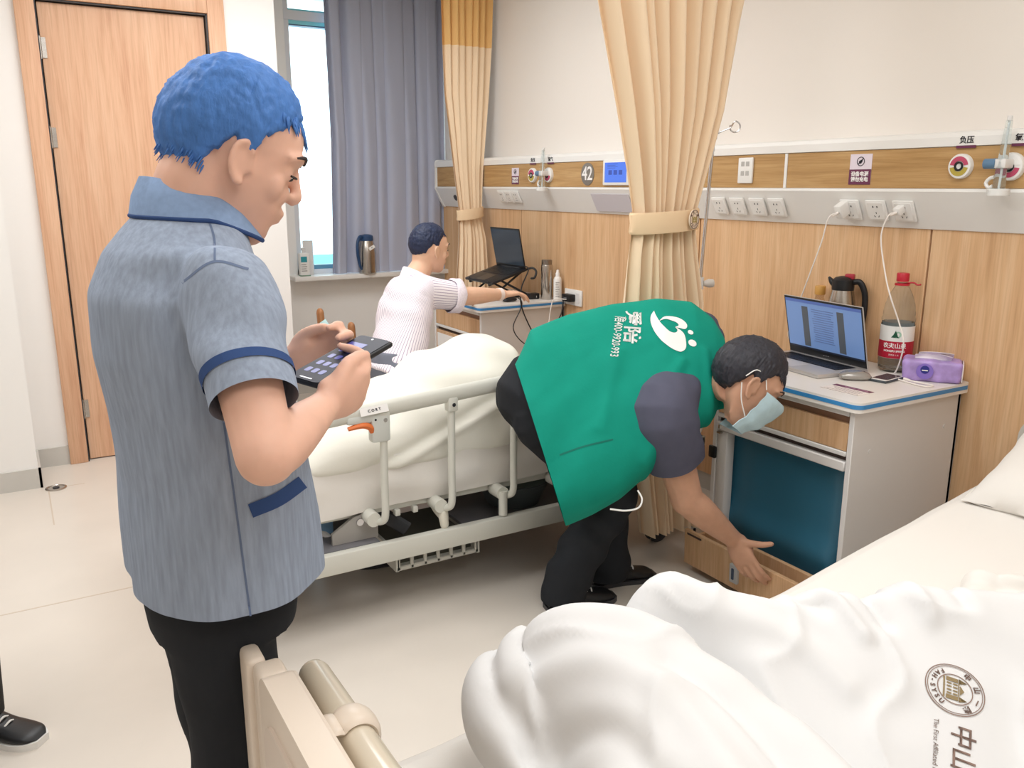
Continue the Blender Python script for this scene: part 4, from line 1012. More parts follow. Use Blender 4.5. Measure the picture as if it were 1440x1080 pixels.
def head_shapes(bm, M, s=1.0):
    X, Y = Vector((1, 0, 0)), Vector((0, 1, 0))
    t = bmesh.new()
    sphere(t, (0, -0.010, 0.030), (0.074, 0.094, 0.083), u=24, v=16)
    rows = [(0.075, 0.052, 0.078, 0.05), (0.05, 0.063, 0.087, 0.05), (0.022, 0.066, 0.091, 0.05), (0.0, 0.065, 0.083, 0.05), (-0.020, 0.064, 0.083, 0.045), (-0.04, 0.060, 0.086, 0.04), (-0.058, 0.054, 0.087, 0.030), (-0.076, 0.046, 0.082, 0.012), (-0.095, 0.036, 0.082, -0.010), (-0.108, 0.024, 0.075, -0.03), (-0.115, 0.012, 0.064, -0.045)]
    loft(t, [sect((0, 0, z), X, Y, hw, f, b, 24, 0.8) for z, hw, f, b in rows])
    tube(t, [(0, 0.086, 0.016), (0, 0.096, -0.006), (0, 0.104, -0.022), (0, 0.098, -0.030)], [0.007, 0.008, 0.0088, 0.007], 12, sm=3, round_ends=True)
    for q in (-1, 1):
        sphere(t, (q*0.011, 0.090, -0.026), (0.0075, 0.009, 0.0065))
        tube(t, [(q*0.012, 0.088, 0.024), (q*0.033, 0.084, 0.029), (q*0.052, 0.068, 0.022)], [0.006, 0.008, 0.006], 8, sm=3, round_ends=True)
        sphere(t, (q*0.040, 0.060, -0.024), (0.020, 0.016, 0.024))
        sphere(t, (q*0.020, 0.074, -0.028), (0.016, 0.016, 0.018))
        sphere(t, (q*0.032, 0.070, 0.0), (0.016, 0.014, 0.011))
        # ear: flat base, helix rim, lobe
        E = Matrix.Translation((q*0.070, 0.002, -0.014)) @ Matrix.Rotation(q*0.42, 4, 'Z') @ Matrix.Rotation(0.18, 4, 'X') @ Matrix.Scale(0.88, 4)
        sphere(t, E @ Vector((q*0.004, 0, 0)), (0.007, 0.017, 0.028), E.to_3x3().to_4x4())
        rim = [E @ Vector((q*0.011, 0.019*math.cos(a)*(0.85 if math.sin(a) < 0 else 1), 0.033*math.sin(a))) for a in [math.radians(x) for x in (30, 60, 90, 120, 150, 180, 210, 240, 268)]]
        tube(t, rim, 0.0050, 8, sm=3, round_ends=True)
        sphere(t, E @ Vector((q*0.007, 0.004, -0.030)), (0.006, 0.009, 0.009), E.to_3x3().to_4x4())
        tube(t, [E @ Vector((q*0.006, 0.016, 0.008)), E @ Vector((q*0.006, 0.017, -0.010))], 0.005, 8, round_ends=True)
    tube(t, [(-0.024, 0.083, -0.056), (0, 0.090, -0.053), (0.024, 0.080, -0.056)], [0.003, 0.0065, 0.003], 10, sm=4, round_ends=True)
    tube(t, [(-0.021, 0.080, -0.066), (0, 0.087, -0.065), (0.021, 0.078, -0.066)], [0.003, 0.0065, 0.003], 10, sm=4, round_ends=True)
    t.transform(M @ Matrix.Scale(s, 4)); merge(bm, t)
def hair_bm(M, style, s=1.0, seed=1):
    rnd = random.Random(seed); b_ = bmesh.new()
    bmesh.ops.create_icosphere(b_, subdivisions=6, radius=1)
    c0 = Vector((0, -0.010, 0.026))
    for v in b_.verts:
        d = v.co.normalized()
        base = 1/math.sqrt((d.x/0.0745)**2+(d.y/0.0945)**2+(d.z/0.089)**2)
        p = c0+d*base
        az = math.atan2(d.x, d.y)            # 0 = front
        a = abs(az)
        # hairline height by azimuth
        hl = interp(style['line'], math.degrees(a))
        hl += 0.004*nz(az*14, 3, seed)
        k = sstep(hl-0.004, hl+style.get('edge', 0.012), p.z)
        th = interp(style['thick'], math.degrees(a))*(0.45+0.55*sstep(hl, hl+0.06, p.z))+style.get('crown', 0)*sstep(0.06, 0.11, p.z)
        tx = 0.0022*nz(az*26, p.z*30, seed)+0.0015*nz(az*60, p.z*25, seed+3)+0.002*nz(d.x*9, d.y*9, d.z*9)
        v.co = p+d*((th+tx)*k-0.010*(1-k))
    # tufts along fringe and nape, lying along the surface
    for (a0, a1, z0, z1, n, L, r, out) in style['tufts']:
        for i in range(n):
            a = math.radians(rnd.uniform(a0, a1))*rnd.choice(style.get('sides', (-1, 1))); z = rnd.uniform(z0, z1)
            zz = (z-c0.z)
            base = math.sqrt(max(0.02, 1-(zz/0.094)**2))
            p = Vector((math.sin(a)*0.0765*base, math.cos(a)*0.0965*base-0.010, z))
            nrm = Vector((math.sin(a), math.cos(a), zz*4)).normalized()
            dn = Vector((math.sin(a)*out, math.cos(a)*out, -1 if out < 3 else 0.4)).normalized()
            l = L*rnd.uniform(0.6, 1.3)
            tube(b_, [p-dn*l*0.3, p+dn*l*0.4+nrm*0.003, p+dn*l+nrm*0.002], [r*1.2, r, 0.0004], 5, cap=True)
    b_.transform(M @ Matrix.Scale(s, 4)); return b_
ST_SHORT = dict(line=[(0, 0.072), (30, 0.066), (48, 0.045), (62, 0.030), (74, -0.014), (84, -0.004), (92, 0.010), (108, -0.016), (125, -0.050), (180, -0.076)], thick=[(0, 0.014), (60, 0.012), (110, 0.012), (180, 0.013)], crown=0.008, tufts=[(0, 60, 0.066, 0.088, 110, 0.022, 0.0022, 0.8), (110, 180, -0.052, -0.02, 120, 0.016, 0.0014, 0.35), ])
ST_CROP = dict(line=[(0, 0.070), (30, 0.066), (50, 0.050), (64, 0.034), (74, 0.004), (84, 0.004), (92, 0.018), (108, -0.002), (125, -0.030), (180, -0.050)], thick=[(0, 0.010), (60, 0.006), (110, 0.006), (180, 0.007)], crown=0.007, tufts=[(0, 50, 0.070, 0.088, 60, 0.012, 0.0018, 0.7), ], edge=0.02)
ST_MID = dict(line=[(0, 0.064), (30, 0.060), (48, 0.046), (62, 0.028), (74, -0.006), (84, -0.006), (92, 0.010), (108, -0.026), (125, -0.050), (180, -0.060)], thick=[(0, 0.014), (60, 0.012), (110, 0.010), (180, 0.008)], crown=0.006, tufts=[(0, 55, 0.062, 0.082, 120, 0.022, 0.0022, 0.6), ], edge=0.016)
def face_parts(par, M, s=1.0, closed=True):
    """brows and eyes, as parts"""
    MS = M @ Matrix.Scale(s, 4)
    for q in (-1, 1):
        b_ = BM(); tube(b_, [(q*0.014, 0.0945, 0.026), (q*0.033, 0.0905, 0.033), (q*0.050, 0.0765, 0.026)], [0.0026, 0.0034, 0.0016], 8, sm=4, flat=0.9); b_.transform(MS); obj('eyebrow', b_, M_brow, par)
        b_ = BM(); sphere(b_, (q*0.0315, 0.0735, 0.000), (0.0115, 0.0110, 0.0065)); b_.transform(MS); e = obj('eye', b_, M_eyew, par)
        b_ = BM(); sphere(b_, (q*0.0315, 0.0800, -0.002), (0.0058, 0.0052, 0.0052)); b_.transform(MS); obj('iris', b_, M_iris, e)
        b_ = BM(); tube(b_, [(q*0.020, 0.0835, 0.001), (q*0.0315, 0.0890, 0.004 if not closed else 0.001), (q*0.044, 0.0790, 0.000)], 0.0018, 6, sm=4); b_.transform(MS); obj('eyelash', b_, M_iris, e)
def hand_shapes(bm, W, d, n, t, curls, thumb, s=1.0):
    """W wrist, d towards the fingers, n out of the palm, t towards the thumb; curls: (base, mid, tip) degrees per finger"""
    W = Vector(W); d = Vector(d).normalized(); n = Vector(n); n = (n-d*n.dot(d)).normalized(); t = Vector(t); t = (t-d*t.dot(d)-n*t.dot(n)).normalized()
    rings = []
    for u, hw, th, off in ((-0.012, 0.026, 0.019, 0), (0.01, 0.029, 0.019, 0), (0.03, 0.036, 0.018, 0.001), (0.055, 0.041, 0.016, 0), (0.080, 0.041, 0.013, 0), (0.092, 0.037, 0.010, -0.001)):
        rings.append([W+d*u*s+t*(math.copysign(abs(math.cos(a))**0.8, math.cos(a))*hw*s)+n*((math.sin(a)*th+off)*s) for a in [2*PI*i/20 for i in range(20)]])
    loft(bm, rings)
    tube(bm, [W+(d*0.012+t*0.022+n*0.010)*s, W+(d*0.055+t*0.030+n*0.012)*s], [0.015*s, 0.013*s], 10, round_ends=True)
    base = [0.030, 0.010, -0.011, -0.030]; bl = [0.086, 0.091, 0.087, 0.078]
    L = [(0.044, 0.026, 0.021), (0.049, 0.029, 0.022), (0.045, 0.027, 0.022), (0.035, 0.021, 0.019)]; R_ = [0.0092, 0.0094, 0.0088, 0.0078]
    for i in range(4):
        p = W+(d*(bl[i]-0.02)+t*base[i])*s; pts = [p, W+(d*bl[i]+t*base[i]*1.03)*s]; a = 0; sp = t*(base[i]*0.9)
        for k in range(3):
            a += math.radians(curls[i][k]); dr = (d*math.cos(a)+n*math.sin(a)+sp*(0.6 if k == 0 else 0.2)).normalized(); pts.append(pts[-1]+dr*L[i][k]*s)
        r = R_[i]*s
        tube(bm, pts, [r*1.1, r*1.12, r*1.02, r*0.93, r*0.78], 10, sm=3, round_ends=True)
    pts = [W+(d*0.018+t*0.020)*s]
    for (u, v, w) in thumb: pts.append(W+(d*u+t*v+n*w)*s)
    tube(bm, pts, [0.015*s]+[x*s for x in (0.0125, 0.0105, 0.0088)][:len(thumb)], 10, sm=3, round_ends=True)
def arm_shapes(bm, sh, el, wr, k=1.0):
    sh, el, wr = Vector(sh), Vector(el), Vector(wr)
    tube(bm, [sh, sh.lerp(el, 0.35), sh.lerp(el, 0.75), el], [0.052*k, 0.049*k, 0.043*k, 0.041*k], 16, sm=3, round_ends=True)
    tube(bm, [el, el.lerp(wr, 0.25), el.lerp(wr, 0.6), el.lerp(wr, 0.9), wr], [0.041*k, 0.043*k, 0.036*k, 0.028*k, 0.026*k], 16, sm=3, flat=0.92, round_ends=True)
def leg_shapes(bm, hip, kn, an, k=1.0, foot=None):
    hip, kn, an = Vector(hip), Vector(kn), Vector(an)
    tube(bm, [hip, hip.lerp(kn, 0.5), kn], [0.085*k, 0.072*k, 0.056*k], 18, sm=4, round_ends=True)
    tube(bm, [kn, kn.lerp(an, 0.3), kn.lerp(an, 0.7), an], [0.056*k, 0.056*k, 0.042*k, 0.036*k], 16, sm=4, round_ends=True)
    if foot: tube(bm, [an, an+Vector(foot)*0.6+Vector((0, 0, -0.03)), an+Vector(foot)+Vector((0, 0, -0.045))], [0.036*k, 0.034*k, 0.022*k], 14, sm=3, round_ends=True)
def cut(bm, p, nrm, c=None, r=9):
    """open a garment: remove what lies beyond a plane, near c"""
    p, nrm = Vector(p), Vector(nrm).normalized(); c = Vector(c) if c is not None else p
    fs = [f for f in bm.faces if (f.calc_center_median()-c).length < r]
    es = set(e for f in fs for e in f.edges); vs = set(v for f in fs for v in f.verts)
    bmesh.ops.bisect_plane(bm, geom=list(vs)+list(es)+fs, plane_co=p, plane_no=nrm, clear_outer=True, dist=1e-5)
def fast_solid(bm, th):
    """cloth thickness: inner copy of the skin joined along open edges"""
    bm.normal_update()
    bmesh.ops.solidify(bm, geom=bm.faces[:], thickness=th)

# ======== standing person with phone
t = thing('person', 'standing person in blue grey tunic and black trousers looking at a phone', 'person', (0.25, 1.43, 0))
STAND = t
F = Vector((1.0, 0.026, 0)); R = Vector((0.026, -1.0, 0)); U = Vector((0, 0, 1))
NB_ = Vector((0.251,1.406,1.491))
HM = headM((0.315,1.377,1.565), Vector((0.99*math.cos(0.42), -0.12*math.cos(0.42), -math.sin(0.42))), (math.sin(0.42), 0, math.cos(0.42)))
shR = Vector((0.256,1.210,1.372)); shL = NB_-R*0.185-U*0.105+F*-0.01
elR, wrR = Vector((0.250,1.037,1.186)), Vector((0.373,1.178,1.203))
elL, wrL = Vector((0.322,1.567,1.055)), Vector((0.397,1.433,1.207))
pel = NB_+Vector((0.0, 0.02, -0.58))
b_ = BM(); head_shapes(b_, HM, 1.06)
tube(b_, [HM @ Vector((0, -0.03, -0.03)), HM @ Vector((0, -0.035, -0.085)), NB_+F*0.005-U*0.03], [0.062, 0.060, 0.066], 18, sm=3)
loft(b_, [sect(NB_+U*z+F*f, R, F, hw, hf, hb) for z, hw, hf, hb, f in ((-0.02, 0.07, 0.06, 0.06, 0), (-0.06, 0.105, 0.070, 0.080, 0), (-0.11, 0.15, 0.085, 0.095, 0), (-0.16, 0.165, 0.10, 0.10, 0), (-0.30, 0.165, 0.11, 0.10, 0), (-0.42, 0.15, 0.10, 0.095, 0), (-0.55, 0.14, 0.08, 0.08, -0.01), (-0.64, 0.12, 0.06, 0.06, -0.02))])
arm_shapes(b_, shR, elR, wrR, 0.95); arm_shapes(b_, shL, elL, wrL, 0.95)
ph_c = Vector((0.432,1.264,1.250))
PHM = frame(ph_c, Vector((0.367,1.243,1.231))-Vector((0.490,1.288,1.269)), Vector((0.422,1.301,1.256))-Vector((0.435,1.219,1.248)))
# frame x: along the phone towards the user, y: across to the far side, z: out of the screen
px3, py3, pz3 = PHM.to_3x3().col
if pz3.z < 0: PHM = PHM @ Matrix.Rotation(PI, 4, 'X')
px3, py3, pz3 = PHM.to_3x3().col
# right hand wraps the near edge of the phone: palm below, thumb along the near edge
dR = Vector((0.461,1.230,1.214))-wrR
hand_shapes(b_, wrR, dR, Vector((0.15, 0.95, 0.35)), Vector((0.15, -0.25, 1)), [(38, 48, 30), (42, 50, 30), (45, 50, 30), (45, 48, 30)], [(0.050, 0.046, 0.010), (0.083, 0.049, 0.016), (0.108, 0.044, 0.018)], 1.0)
dL = Vector((0.461,1.382,1.245))-wrL
hand_shapes(b_, wrL, dL, Vector((0.2, -0.8, 0.35)), Vector((0.1, 0.1, 1)), [(30, 45, 30), (30, 45, 30), (30, 45, 30), (30, 45, 30)], [(0.045, 0.040, 0.010), (0.075, 0.044, 0.020), (0.100, 0.040, 0.026)], 1.0)
hipR, hipL = Vector((0.235, 1.357, 0.84)), Vector((0.235, 1.495, 0.84))
leg_shapes(b_, hipR, (0.25, 1.35, 0.47), (0.235, 1.355, 0.08), 0.95); leg_shapes(b_, hipL, (0.25, 1.50, 0.47), (0.235, 1.505, 0.08), 0.95)
obj('body', skin(b_, 0.0042, 7), M_skin, t, ang=180)
obj('hair', hair_bm(HM, ST_SHORT, 1.06, 4), M_hairflare, t, ang=180); face_parts(t, HM, 1.06)
M_tun = mat('blue_grey_tunic', '#97a3b6', 0.85, spec=0.12, var=0.13, vscale=130, stretch=(1, 1, 0.12), bump=0.06, bscale=260)
M_tun2 = mat('tunic_navy_trim', '#39507f', 0.8, spec=0.12)
b_ = BM()
rows = [(-0.005, 0.075, 0.060, 0.075, 0.0), (-0.035, 0.120, 0.078, 0.098, -0.005), (-0.07, 0.158, 0.090, 0.120, -0.012), (-0.13, 0.188, 0.112, 0.142, -0.016), (-0.22, 0.200, 0.130, 0.146, -0.014), (-0.32, 0.205, 0.142, 0.140, -0.006), (-0.42, 0.212, 0.150, 0.140, 0.0), (-0.52, 0.220, 0.164, 0.144, 0.0), (-0.60, 0.224, 0.168, 0.146, 0.0), (-0.70, 0.226, 0.170, 0.146, 0.0)]
loft(b_, [sect(NB_+U*z+F*f-R*0.03*sstep(-0.2, -0.6, z), R, F, hw, hf, hb, 36) for z, hw, hf, hb, f in rows])
def sleeve(b_, sh, el, k, r0, r1, ext=0.05):
    sh, el = Vector(sh), Vector(el); e = sh.lerp(el, k); d = (el-sh).normalized()
    tube(b_, [sh+Vector((0, 0, 0.0)), sh.lerp(el, k*0.5), e, e+d*ext], [r0, (r0+r1)/2, r1, r1], 22, sm=3, round_ends=True); return e, d
eR, dRr = sleeve(b_, shR+R*0.0, elR, 0.69, 0.070, 0.057); eL, dLl = sleeve(b_, shL, elL, 0.62, 0.072, 0.082)
b_ = skin(b_, 0.007, 8)
def folds(c, n):
    q = c-NB_; lat = q.dot(R); fr = q.dot(F)
    f = 0.004*nz(c.x*6, c.y*6, c.z*2.2)
    f += 0.0035*math.sin(26*lat+5*nz(lat*4, c.z*2, 1))*sstep(-0.2, -0.6, q.z)
    f += 0.006*nz(lat*14, fr*14, c.z*2.0)*sstep(-0.1, -0.35, q.z)
    da = (c-shR.lerp(eR, 0.5)).length
    if lat > 0.10 and q.z > -0.3: f += 0.004*math.sin(55*(q.z*0.9+fr*0.5)+3*nz(c.x*7, c.y*7, c.z*7))*sstep(-0.30, -0.12, q.z)*sstep(0.1, 0.16, lat)
    return f
displace(b_, folds)
cut(b_, NB_+U*-0.610, (0.0, 0, -1)); cut(b_, eR, dRr, eR, 0.135); cut(b_, eL, dLl, eL, 0.135)
TUN = BVHTree.FromBMesh(b_)
tun = obj('tunic', b_, M_tun, t, ang=180, recalc=False)
def ring_band(bvh, c, ax, r, w, nm, m, par, off=0.002, n=64, a0=0, a1=2*PI, far=0.3):
    """thin strip of cloth laid round a sleeve or collar, following the garment"""
    ax = Vector(ax).normalized(); e1 = ax.orthogonal().normalized(); e2 = ax.cross(e1); b_ = BM(); V = []
    for i in range(n+1):
        a = a0+(a1-a0)*i/n; dr = e1*math.cos(a)+e2*math.sin(a); col = []
        for s_ in (-0.5, 0, 0.5):
            o = Vector(c)+ax*w*s_; h = bvh.ray_cast(o+dr*far, -dr, far)
            p = h[0] if h[0] is not None else o+dr*r
            col.append(b_.verts.new(p+dr*off))
        V.append(col)
    for p, q in zip(V, V[1:]):
        for j in range(2): b_.faces.new((p[j], q[j], q[j+1], p[j+1]))
    return obj(nm, b_, m, par, recalc=True)
ring_band(TUN, eR-dRr*0.040, dRr, 0.09, 0.014, 'sleeve_piping', M_tun2, tun, far=0.11); ring_band(TUN, eL-dLl*0.040, dLl, 0.09, 0.014, 'sleeve_piping', M_tun2, tun, far=0.11)
# collar: stand-up fold round the neck, open in front, with a dark piping under it
b_ = BM(); b2 = BM(); V = []; V2 = []
for i in range(49):
    a = math.radians(-62+ (304)*i/48)+PI/2*0   # from the front right round the back to the front left
    a = math.radians(90+32)+math.radians(296)*i/48
    dr = R*math.cos(a)+F*math.sin(a)
    front = max(0, math.sin(a)); back = max(0, -math.sin(a))
    cz = NB_+F*0.008
    rx = 0.072
    top = cz+dr*(rx+0.004*back)+U*(0.026+0.016*back-0.020*front); bot = cz+dr*(rx+0.020+0.010*abs(math.cos(a)))+U*(-0.020-0.040*front+0.006*back)
    mid = (top+bot)/2+dr*0.007
    inn = cz+dr*(rx-0.006)+U*(-0.02-0.05*front)
    V.append([b_.verts.new(x) for x in (inn, top-dr*0.003, top+dr*0.002, mid, bot+dr*0.004, bot)])
for p, q in zip(V, V[1:]):
    for j in range(5): b_.faces.new((p[j], q[j], q[j+1], p[j+1]))
col_ = obj('collar', b_, mat('tunic_collar', '#8ba3c6', 0.85, spec=0.12, var=0.06, vscale=120), tun, ang=60)
pts = []
for i in range(49):
    a = math.radians(122)+math.radians(296)*i/48; dr = R*math.cos(a)+F*math.sin(a); front = max(0, math.sin(a)); back = max(0, -math.sin(a))
    pts.append(NB_+F*0.008+dr*(0.072+0.022+0.010*abs(math.cos(a)))+U*(-0.022-0.040*front+0.006*back))
obj('collar_piping', tube(BM(), pts, 0.0035, 8), M_tun2, tun)
# pocket welt and seams
def strip_on(bvh, pts, w, nm, m, par, nrm, off=0.0015, sub=12, up=None):
    nrm = Vector(nrm).normalized(); q = [Vector(p) for p in cr(pts, sub)]; b_ = BM(); V = []
    for i, p in enumerate(q):
        T = (q[min(i+1, len(q)-1)]-q[max(i-1, 0)]).normalized(); s_ = T.cross(nrm).normalized(); col = []
        for k in (-0.5, 0, 0.5):
            o = p+s_*w*k; vd = (o-Vector((0, 0, 1.52))).normalized(); h = bvh.ray_cast(o-vd*0.25, vd, 0.6); col.append(b_.verts.new(h[0]-vd*off if h[0] is not None else o))
        V.append(col)
    for p, q2 in zip(V, V[1:]):
        for j in range(2): b_.faces.new((p[j], q2[j], q2[j+1], p[j+1]))
    return obj(nm, b_, m, par)
camdir = Vector((-0.45, -0.85, 0.28))
strip_on(TUN, [(0.263,1.207,1.051), (0.301,1.190,1.068), (0.340,1.195,1.086)], 0.021, 'pocket_trim', M_tun2, tun, camdir, 0.002)
M_seam = mat('tunic_seam', '#64738f', 0.85)
strip_on(TUN, [(0.335,1.210,1.213), (0.344,1.176,1.067), (0.346,1.156,0.913)], 0.003, 'seam', M_seam, tun, camdir, 0.0006) if False else None
strip_on(TUN, [(0.325,1.138,1.147), (0.332,1.128,1.041), (0.243,1.178,0.900)], 0.003, 'seam', M_seam, tun, camdir, 0.0006) if False else None
strip_on(TUN, [(0.234,1.212,1.226), (0.239,1.194,1.081), (0.245,1.177,0.900)], 0.0032, 'seam', M_seam, tun, camdir, 0.0006)
strip_on(TUN, [(0.206,1.272,1.385), (0.248,1.256,1.414), (0.290,1.228,1.404)], 0.0036, 'seam', M_seam, tun, camdir, 0.0006)
strip_on(TUN, [(0.254,1.332,1.489), (0.257,1.284,1.450), (0.250,1.255,1.416)], 0.0032, 'seam', M_seam, tun, camdir, 0.0006)
def trousers(b_, pelv, hipR, hipL, kR, kL, aR, aL, k=1.0, w=0.155, d=0.11, Rv=None, Fv=None, upv=None, waist=0.1, flare=1.0):
    upv = Vector(upv or (0, 0, 1)); pelv = Vector(pelv)
    loft(b_, [sect(pelv+upv*z, Rv, Fv, w*s_, d*s_, d*s_*1.05, 30) for z, s_ in ((waist, 0.96), (waist*0.4, 1.0), (-0.04, 1.05), (-0.09, 1.0))])
    for hp, kn, an in ((hipR, kR, aR), (hipL, kL, aL)):
        hp, kn, an = Vector(hp), Vector(kn), Vector(an); tube(b_, [hp, hp.lerp(kn, 0.5), kn, kn.lerp(an, 0.5), an], [0.098*k, 0.088*k, 0.076*k, 0.070*k*flare, 0.068*k*flare], 20, sm=4, round_ends=True)
b_ = BM()
trousers(b_, (0.252, 1.418, 0.88), hipR, hipL, (0.25, 1.352, 0.47), (0.25, 1.50, 0.47), (0.235, 1.355, 0.07), (0.235, 1.505, 0.07), 0.92, 0.150, 0.118, R, F, None, 0.12)
b_ = skin(b_, 0.008, 6); displace(b_, lambda c, n: 0.005*nz(c.x*7, c.y*7, c.z*3)+0.004*math.sin(34*c.z+5*nz(c.x*5, c.y*5, c.z*2))*sstep(0.9, 0.5, c.z))
obj('trousers', b_, M_pants, t, ang=180)
for y in (1.357, 1.505):
    shoe(t, Matrix.Translation((0.17, y, 0)), 0.28, M_black)
# phone
t = thing('mobile_phone', 'black phone held in both hands by the standing person', 'phone', tuple(ph_c))
obj('case', bx(BM(), (-0.080, -0.0385, -0.0055), (0.080, 0.0385, 0.0045), 0.009, 3, PHM), M_black, t)
obj('screen', prism(BM(), rrect(-0.077, -0.036, 0.077, 0.036, 0.008), 0.0046, 0.0052, PHM), mat('phone_glass', '#1e2133', 0.4, spec=0.2, emit=0.1), t)
b_ = BM(); rnd = random.Random(3)
for i in range(4):
    for j in range(4):
        if i == 3 and j == 3: continue
        x, y = -0.03+i*0.024, -0.026+j*0.0165
        prism(b_, rrect(x, y, x+0.013, y+0.011, 0.003, 3), 0.0053, 0.0055, PHM)
bx(b_, (-0.052, -0.030, 0.0053), (-0.034, 0.008, 0.0055), 0, 1, PHM)
obj('app_icons', b_, mat('icon_blue', '#4a4f9a', 0.3, emit=0.15), t)
obj('home_bar', prism(BM(), rrect(0.070, -0.014, 0.0722, 0.014, 0.001, 2), 0.0053, 0.0056, PHM), mat('bar_white', '#f2f2f6', 0.3, emit=0.6), t)
obj('camera_hole', lathe(BM(), [(0.0022, 0.0053), (0.0022, 0.0056)], 14, PHM @ Matrix.Translation((-0.070, 0, 0))), mat('lens_grey', '#c6ccd8', 0.2), t)

# ======== bending person in a green vest
t = thing('person', 'bending person in green vest, grey shirt and face mask reaching into the cabinet', 'person', (1.70, 2.36, 0))
BEND = t
VIEW = Vector((0.494, 0.839, -0.229))     # from the camera towards this person
SEC = [((736, 0), None)]
tops = [Vector(p) for p in ((1.494,2.517,0.862), (1.584,2.549,0.998), (1.722,2.517,1.048), (1.872,2.461,1.078), (2.014,2.393,1.094), (2.117,2.331,1.089), (2.152,2.261,1.038), (2.153,2.185,0.981))]
bots = [Vector(p) for p in ((1.471,2.173,0.425), (1.549,2.115,0.469), (1.640,2.075,0.519), (1.722,2.055,0.580), (1.804,2.049,0.647), (1.887,2.047,0.688), (1.965,2.058,0.719), (2.027,2.072,0.732))]
thk = [0.17, 0.17, 0.16, 0.155, 0.15, 0.13, 0.11, 0.085]
mids = [(a+b)/2 for a, b in zip(tops, bots)]
def vsec(i, k=1.0, kt=1.0, n=40, p=0.8):
    m = mids[i]; a = (bots[i]-tops[i])/2*k
    s_ = (mids[min(i+1, 7)]-mids[max(i-1, 0)]).normalized()
    b = a.cross(s_).normalized()*thk[i]*kt
    if b.dot(VIEW) > 0: b = -b                       # back of the vest, towards the camera
    return [m+a*math.copysign(abs(math.cos(2*PI*j/n))**p, math.cos(2*PI*j/n))+b*math.copysign(abs(math.sin(2*PI*j/n))**p, math.sin(2*PI*j/n)) for j in range(n)]
HB = headM((2.051,1.956,0.883), Vector((0.861, -0.508, 0))*0.80-Vector((0.116, 0.197, 0.973))*0.60, Vector((0.861, -0.508, 0))*0.60+Vector((0.116, 0.197, 0.973))*0.80)
shR = Vector((1.801,2.075,0.780)); elR = Vector((1.903,2.050,0.471)); wrR = Vector((2.113,2.032,0.288))
shL = Vector((2.161,2.300,0.984)); elL = Vector((1.99, 2.40, 0.72)); wrL = Vector((1.91, 2.43, 0.53))
NBb = Vector((2.103,2.180,0.853))
hipR = Vector((1.53, 2.36, 0.74)); hipL = Vector((1.56, 2.52, 0.78))
knR, anR = Vector((1.80, 2.33, 0.44)), Vector((1.62, 2.37, 0.09)); knL, anL = Vector((1.85, 2.47, 0.46)), Vector((1.87, 2.44, 0.09))
b_ = BM(); head_shapes(b_, HB, 1.21)
tube(b_, [HB @ Vector((0, -0.03, -0.03)), (HB @ Vector((0, -0.03, -0.05))).lerp(NBb, 0.5), NBb], [0.062, 0.060, 0.064], 18, sm=3)
loft(b_, [vsec(i, kk, 0.75) for i, kk in ((1, 0.70), (2, 0.72), (3, 0.74), (4, 0.78), (5, 0.82), (6, 0.8), (7, 0.75))])
tube(b_, [mids[1]+(Vector((1.56, 2.44, 0.78))-mids[1])*0.2, Vector((1.58, 2.44, 0.78))], 0.10, 16, round_ends=True)
arm_shapes(b_, shR, elR, wrR, 1.38); arm_shapes(b_, shL, elL, wrL, 1.0)
hd = Vector((2.158,1.953,0.142))-wrR
hand_shapes(b_, wrR, hd, Vector((0.85, 0.45, 0.1)), Vector((0.45, -0.85, 0.2)), [(10, 16, 12), (10, 20, 12), (12, 22, 14), (14, 22, 14)], [(0.036, 0.048, 0.004), (0.050, 0.082, 0.002), (0.056, 0.112, 0.000)], 1.12)
hand_shapes(b_, wrL, Vector((-0.4, 0.1, -0.9)), Vector((-0.9, 0, 0.3)), Vector((0, -1, 0)), [(10, 15, 10)]*4, [(0.035, 0.045, 0.006), (0.060, 0.066, 0.004), (0.085, 0.075, 0.002)], 1.0)
leg_shapes(b_, hipR, knR, anR, 0.95); leg_shapes(b_, hipL, knL, anL, 0.95)
obj('body', skin(b_, 0.0045, 7), M_skin2, t, ang=180)
obj('hair', hair_bm(HB, ST_MID, 1.21, 8), M_hair, t, ang=180); face_parts(t, HB, 1.21)
# face mask with pleats and ear loops
mb = BM()
def mfn(u, v):
    a = (u-0.5)*2.30; z = 0.002-0.128*v
    r = interp([(-0.122, 0.062), (-0.085, 0.092), (-0.05, 0.105), (-0.02, 0.116), (0.02, 0.104)], z)
    x = math.sin(a)*0.0790*(0.97 if abs(a) > 0.9 else 1); y = math.cos(a)*r*1.0+0.013*math.exp(-(a/0.35)**2)+0.0018*math.sin(v*22)-0.004
    return (x, y+0.004, z+0.006*(1-abs(a)/1.2))
grid(mb, mfn, 26, 22); solid(mb, 0.002); mb.transform(HB @ Matrix.Scale(1.21, 4)); mk = obj('face_mask', mb, mat('pale_blue_mask', '#bcd8e2', 0.8, var=0.05, vscale=40), t)
for q in (-1, 1):
    lp_ = BM(); tube(lp_, [(q*0.068, 0.040, 0.006), (q*0.076, 0.015, 0.030), (q*0.085, -0.016, 0.030), (q*0.086, -0.030, 0.0)], 0.0016, 6, sm=4); tube(lp_, [(q*0.060, 0.040, -0.085), (q*0.074, 0.0, -0.055), (q*0.084, -0.028, -0.02)], 0.0016, 6, sm=4)
    lp_.transform(HB @ Matrix.Scale(1.21, 4)); obj('ear_loop', lp_, M_white, mk)
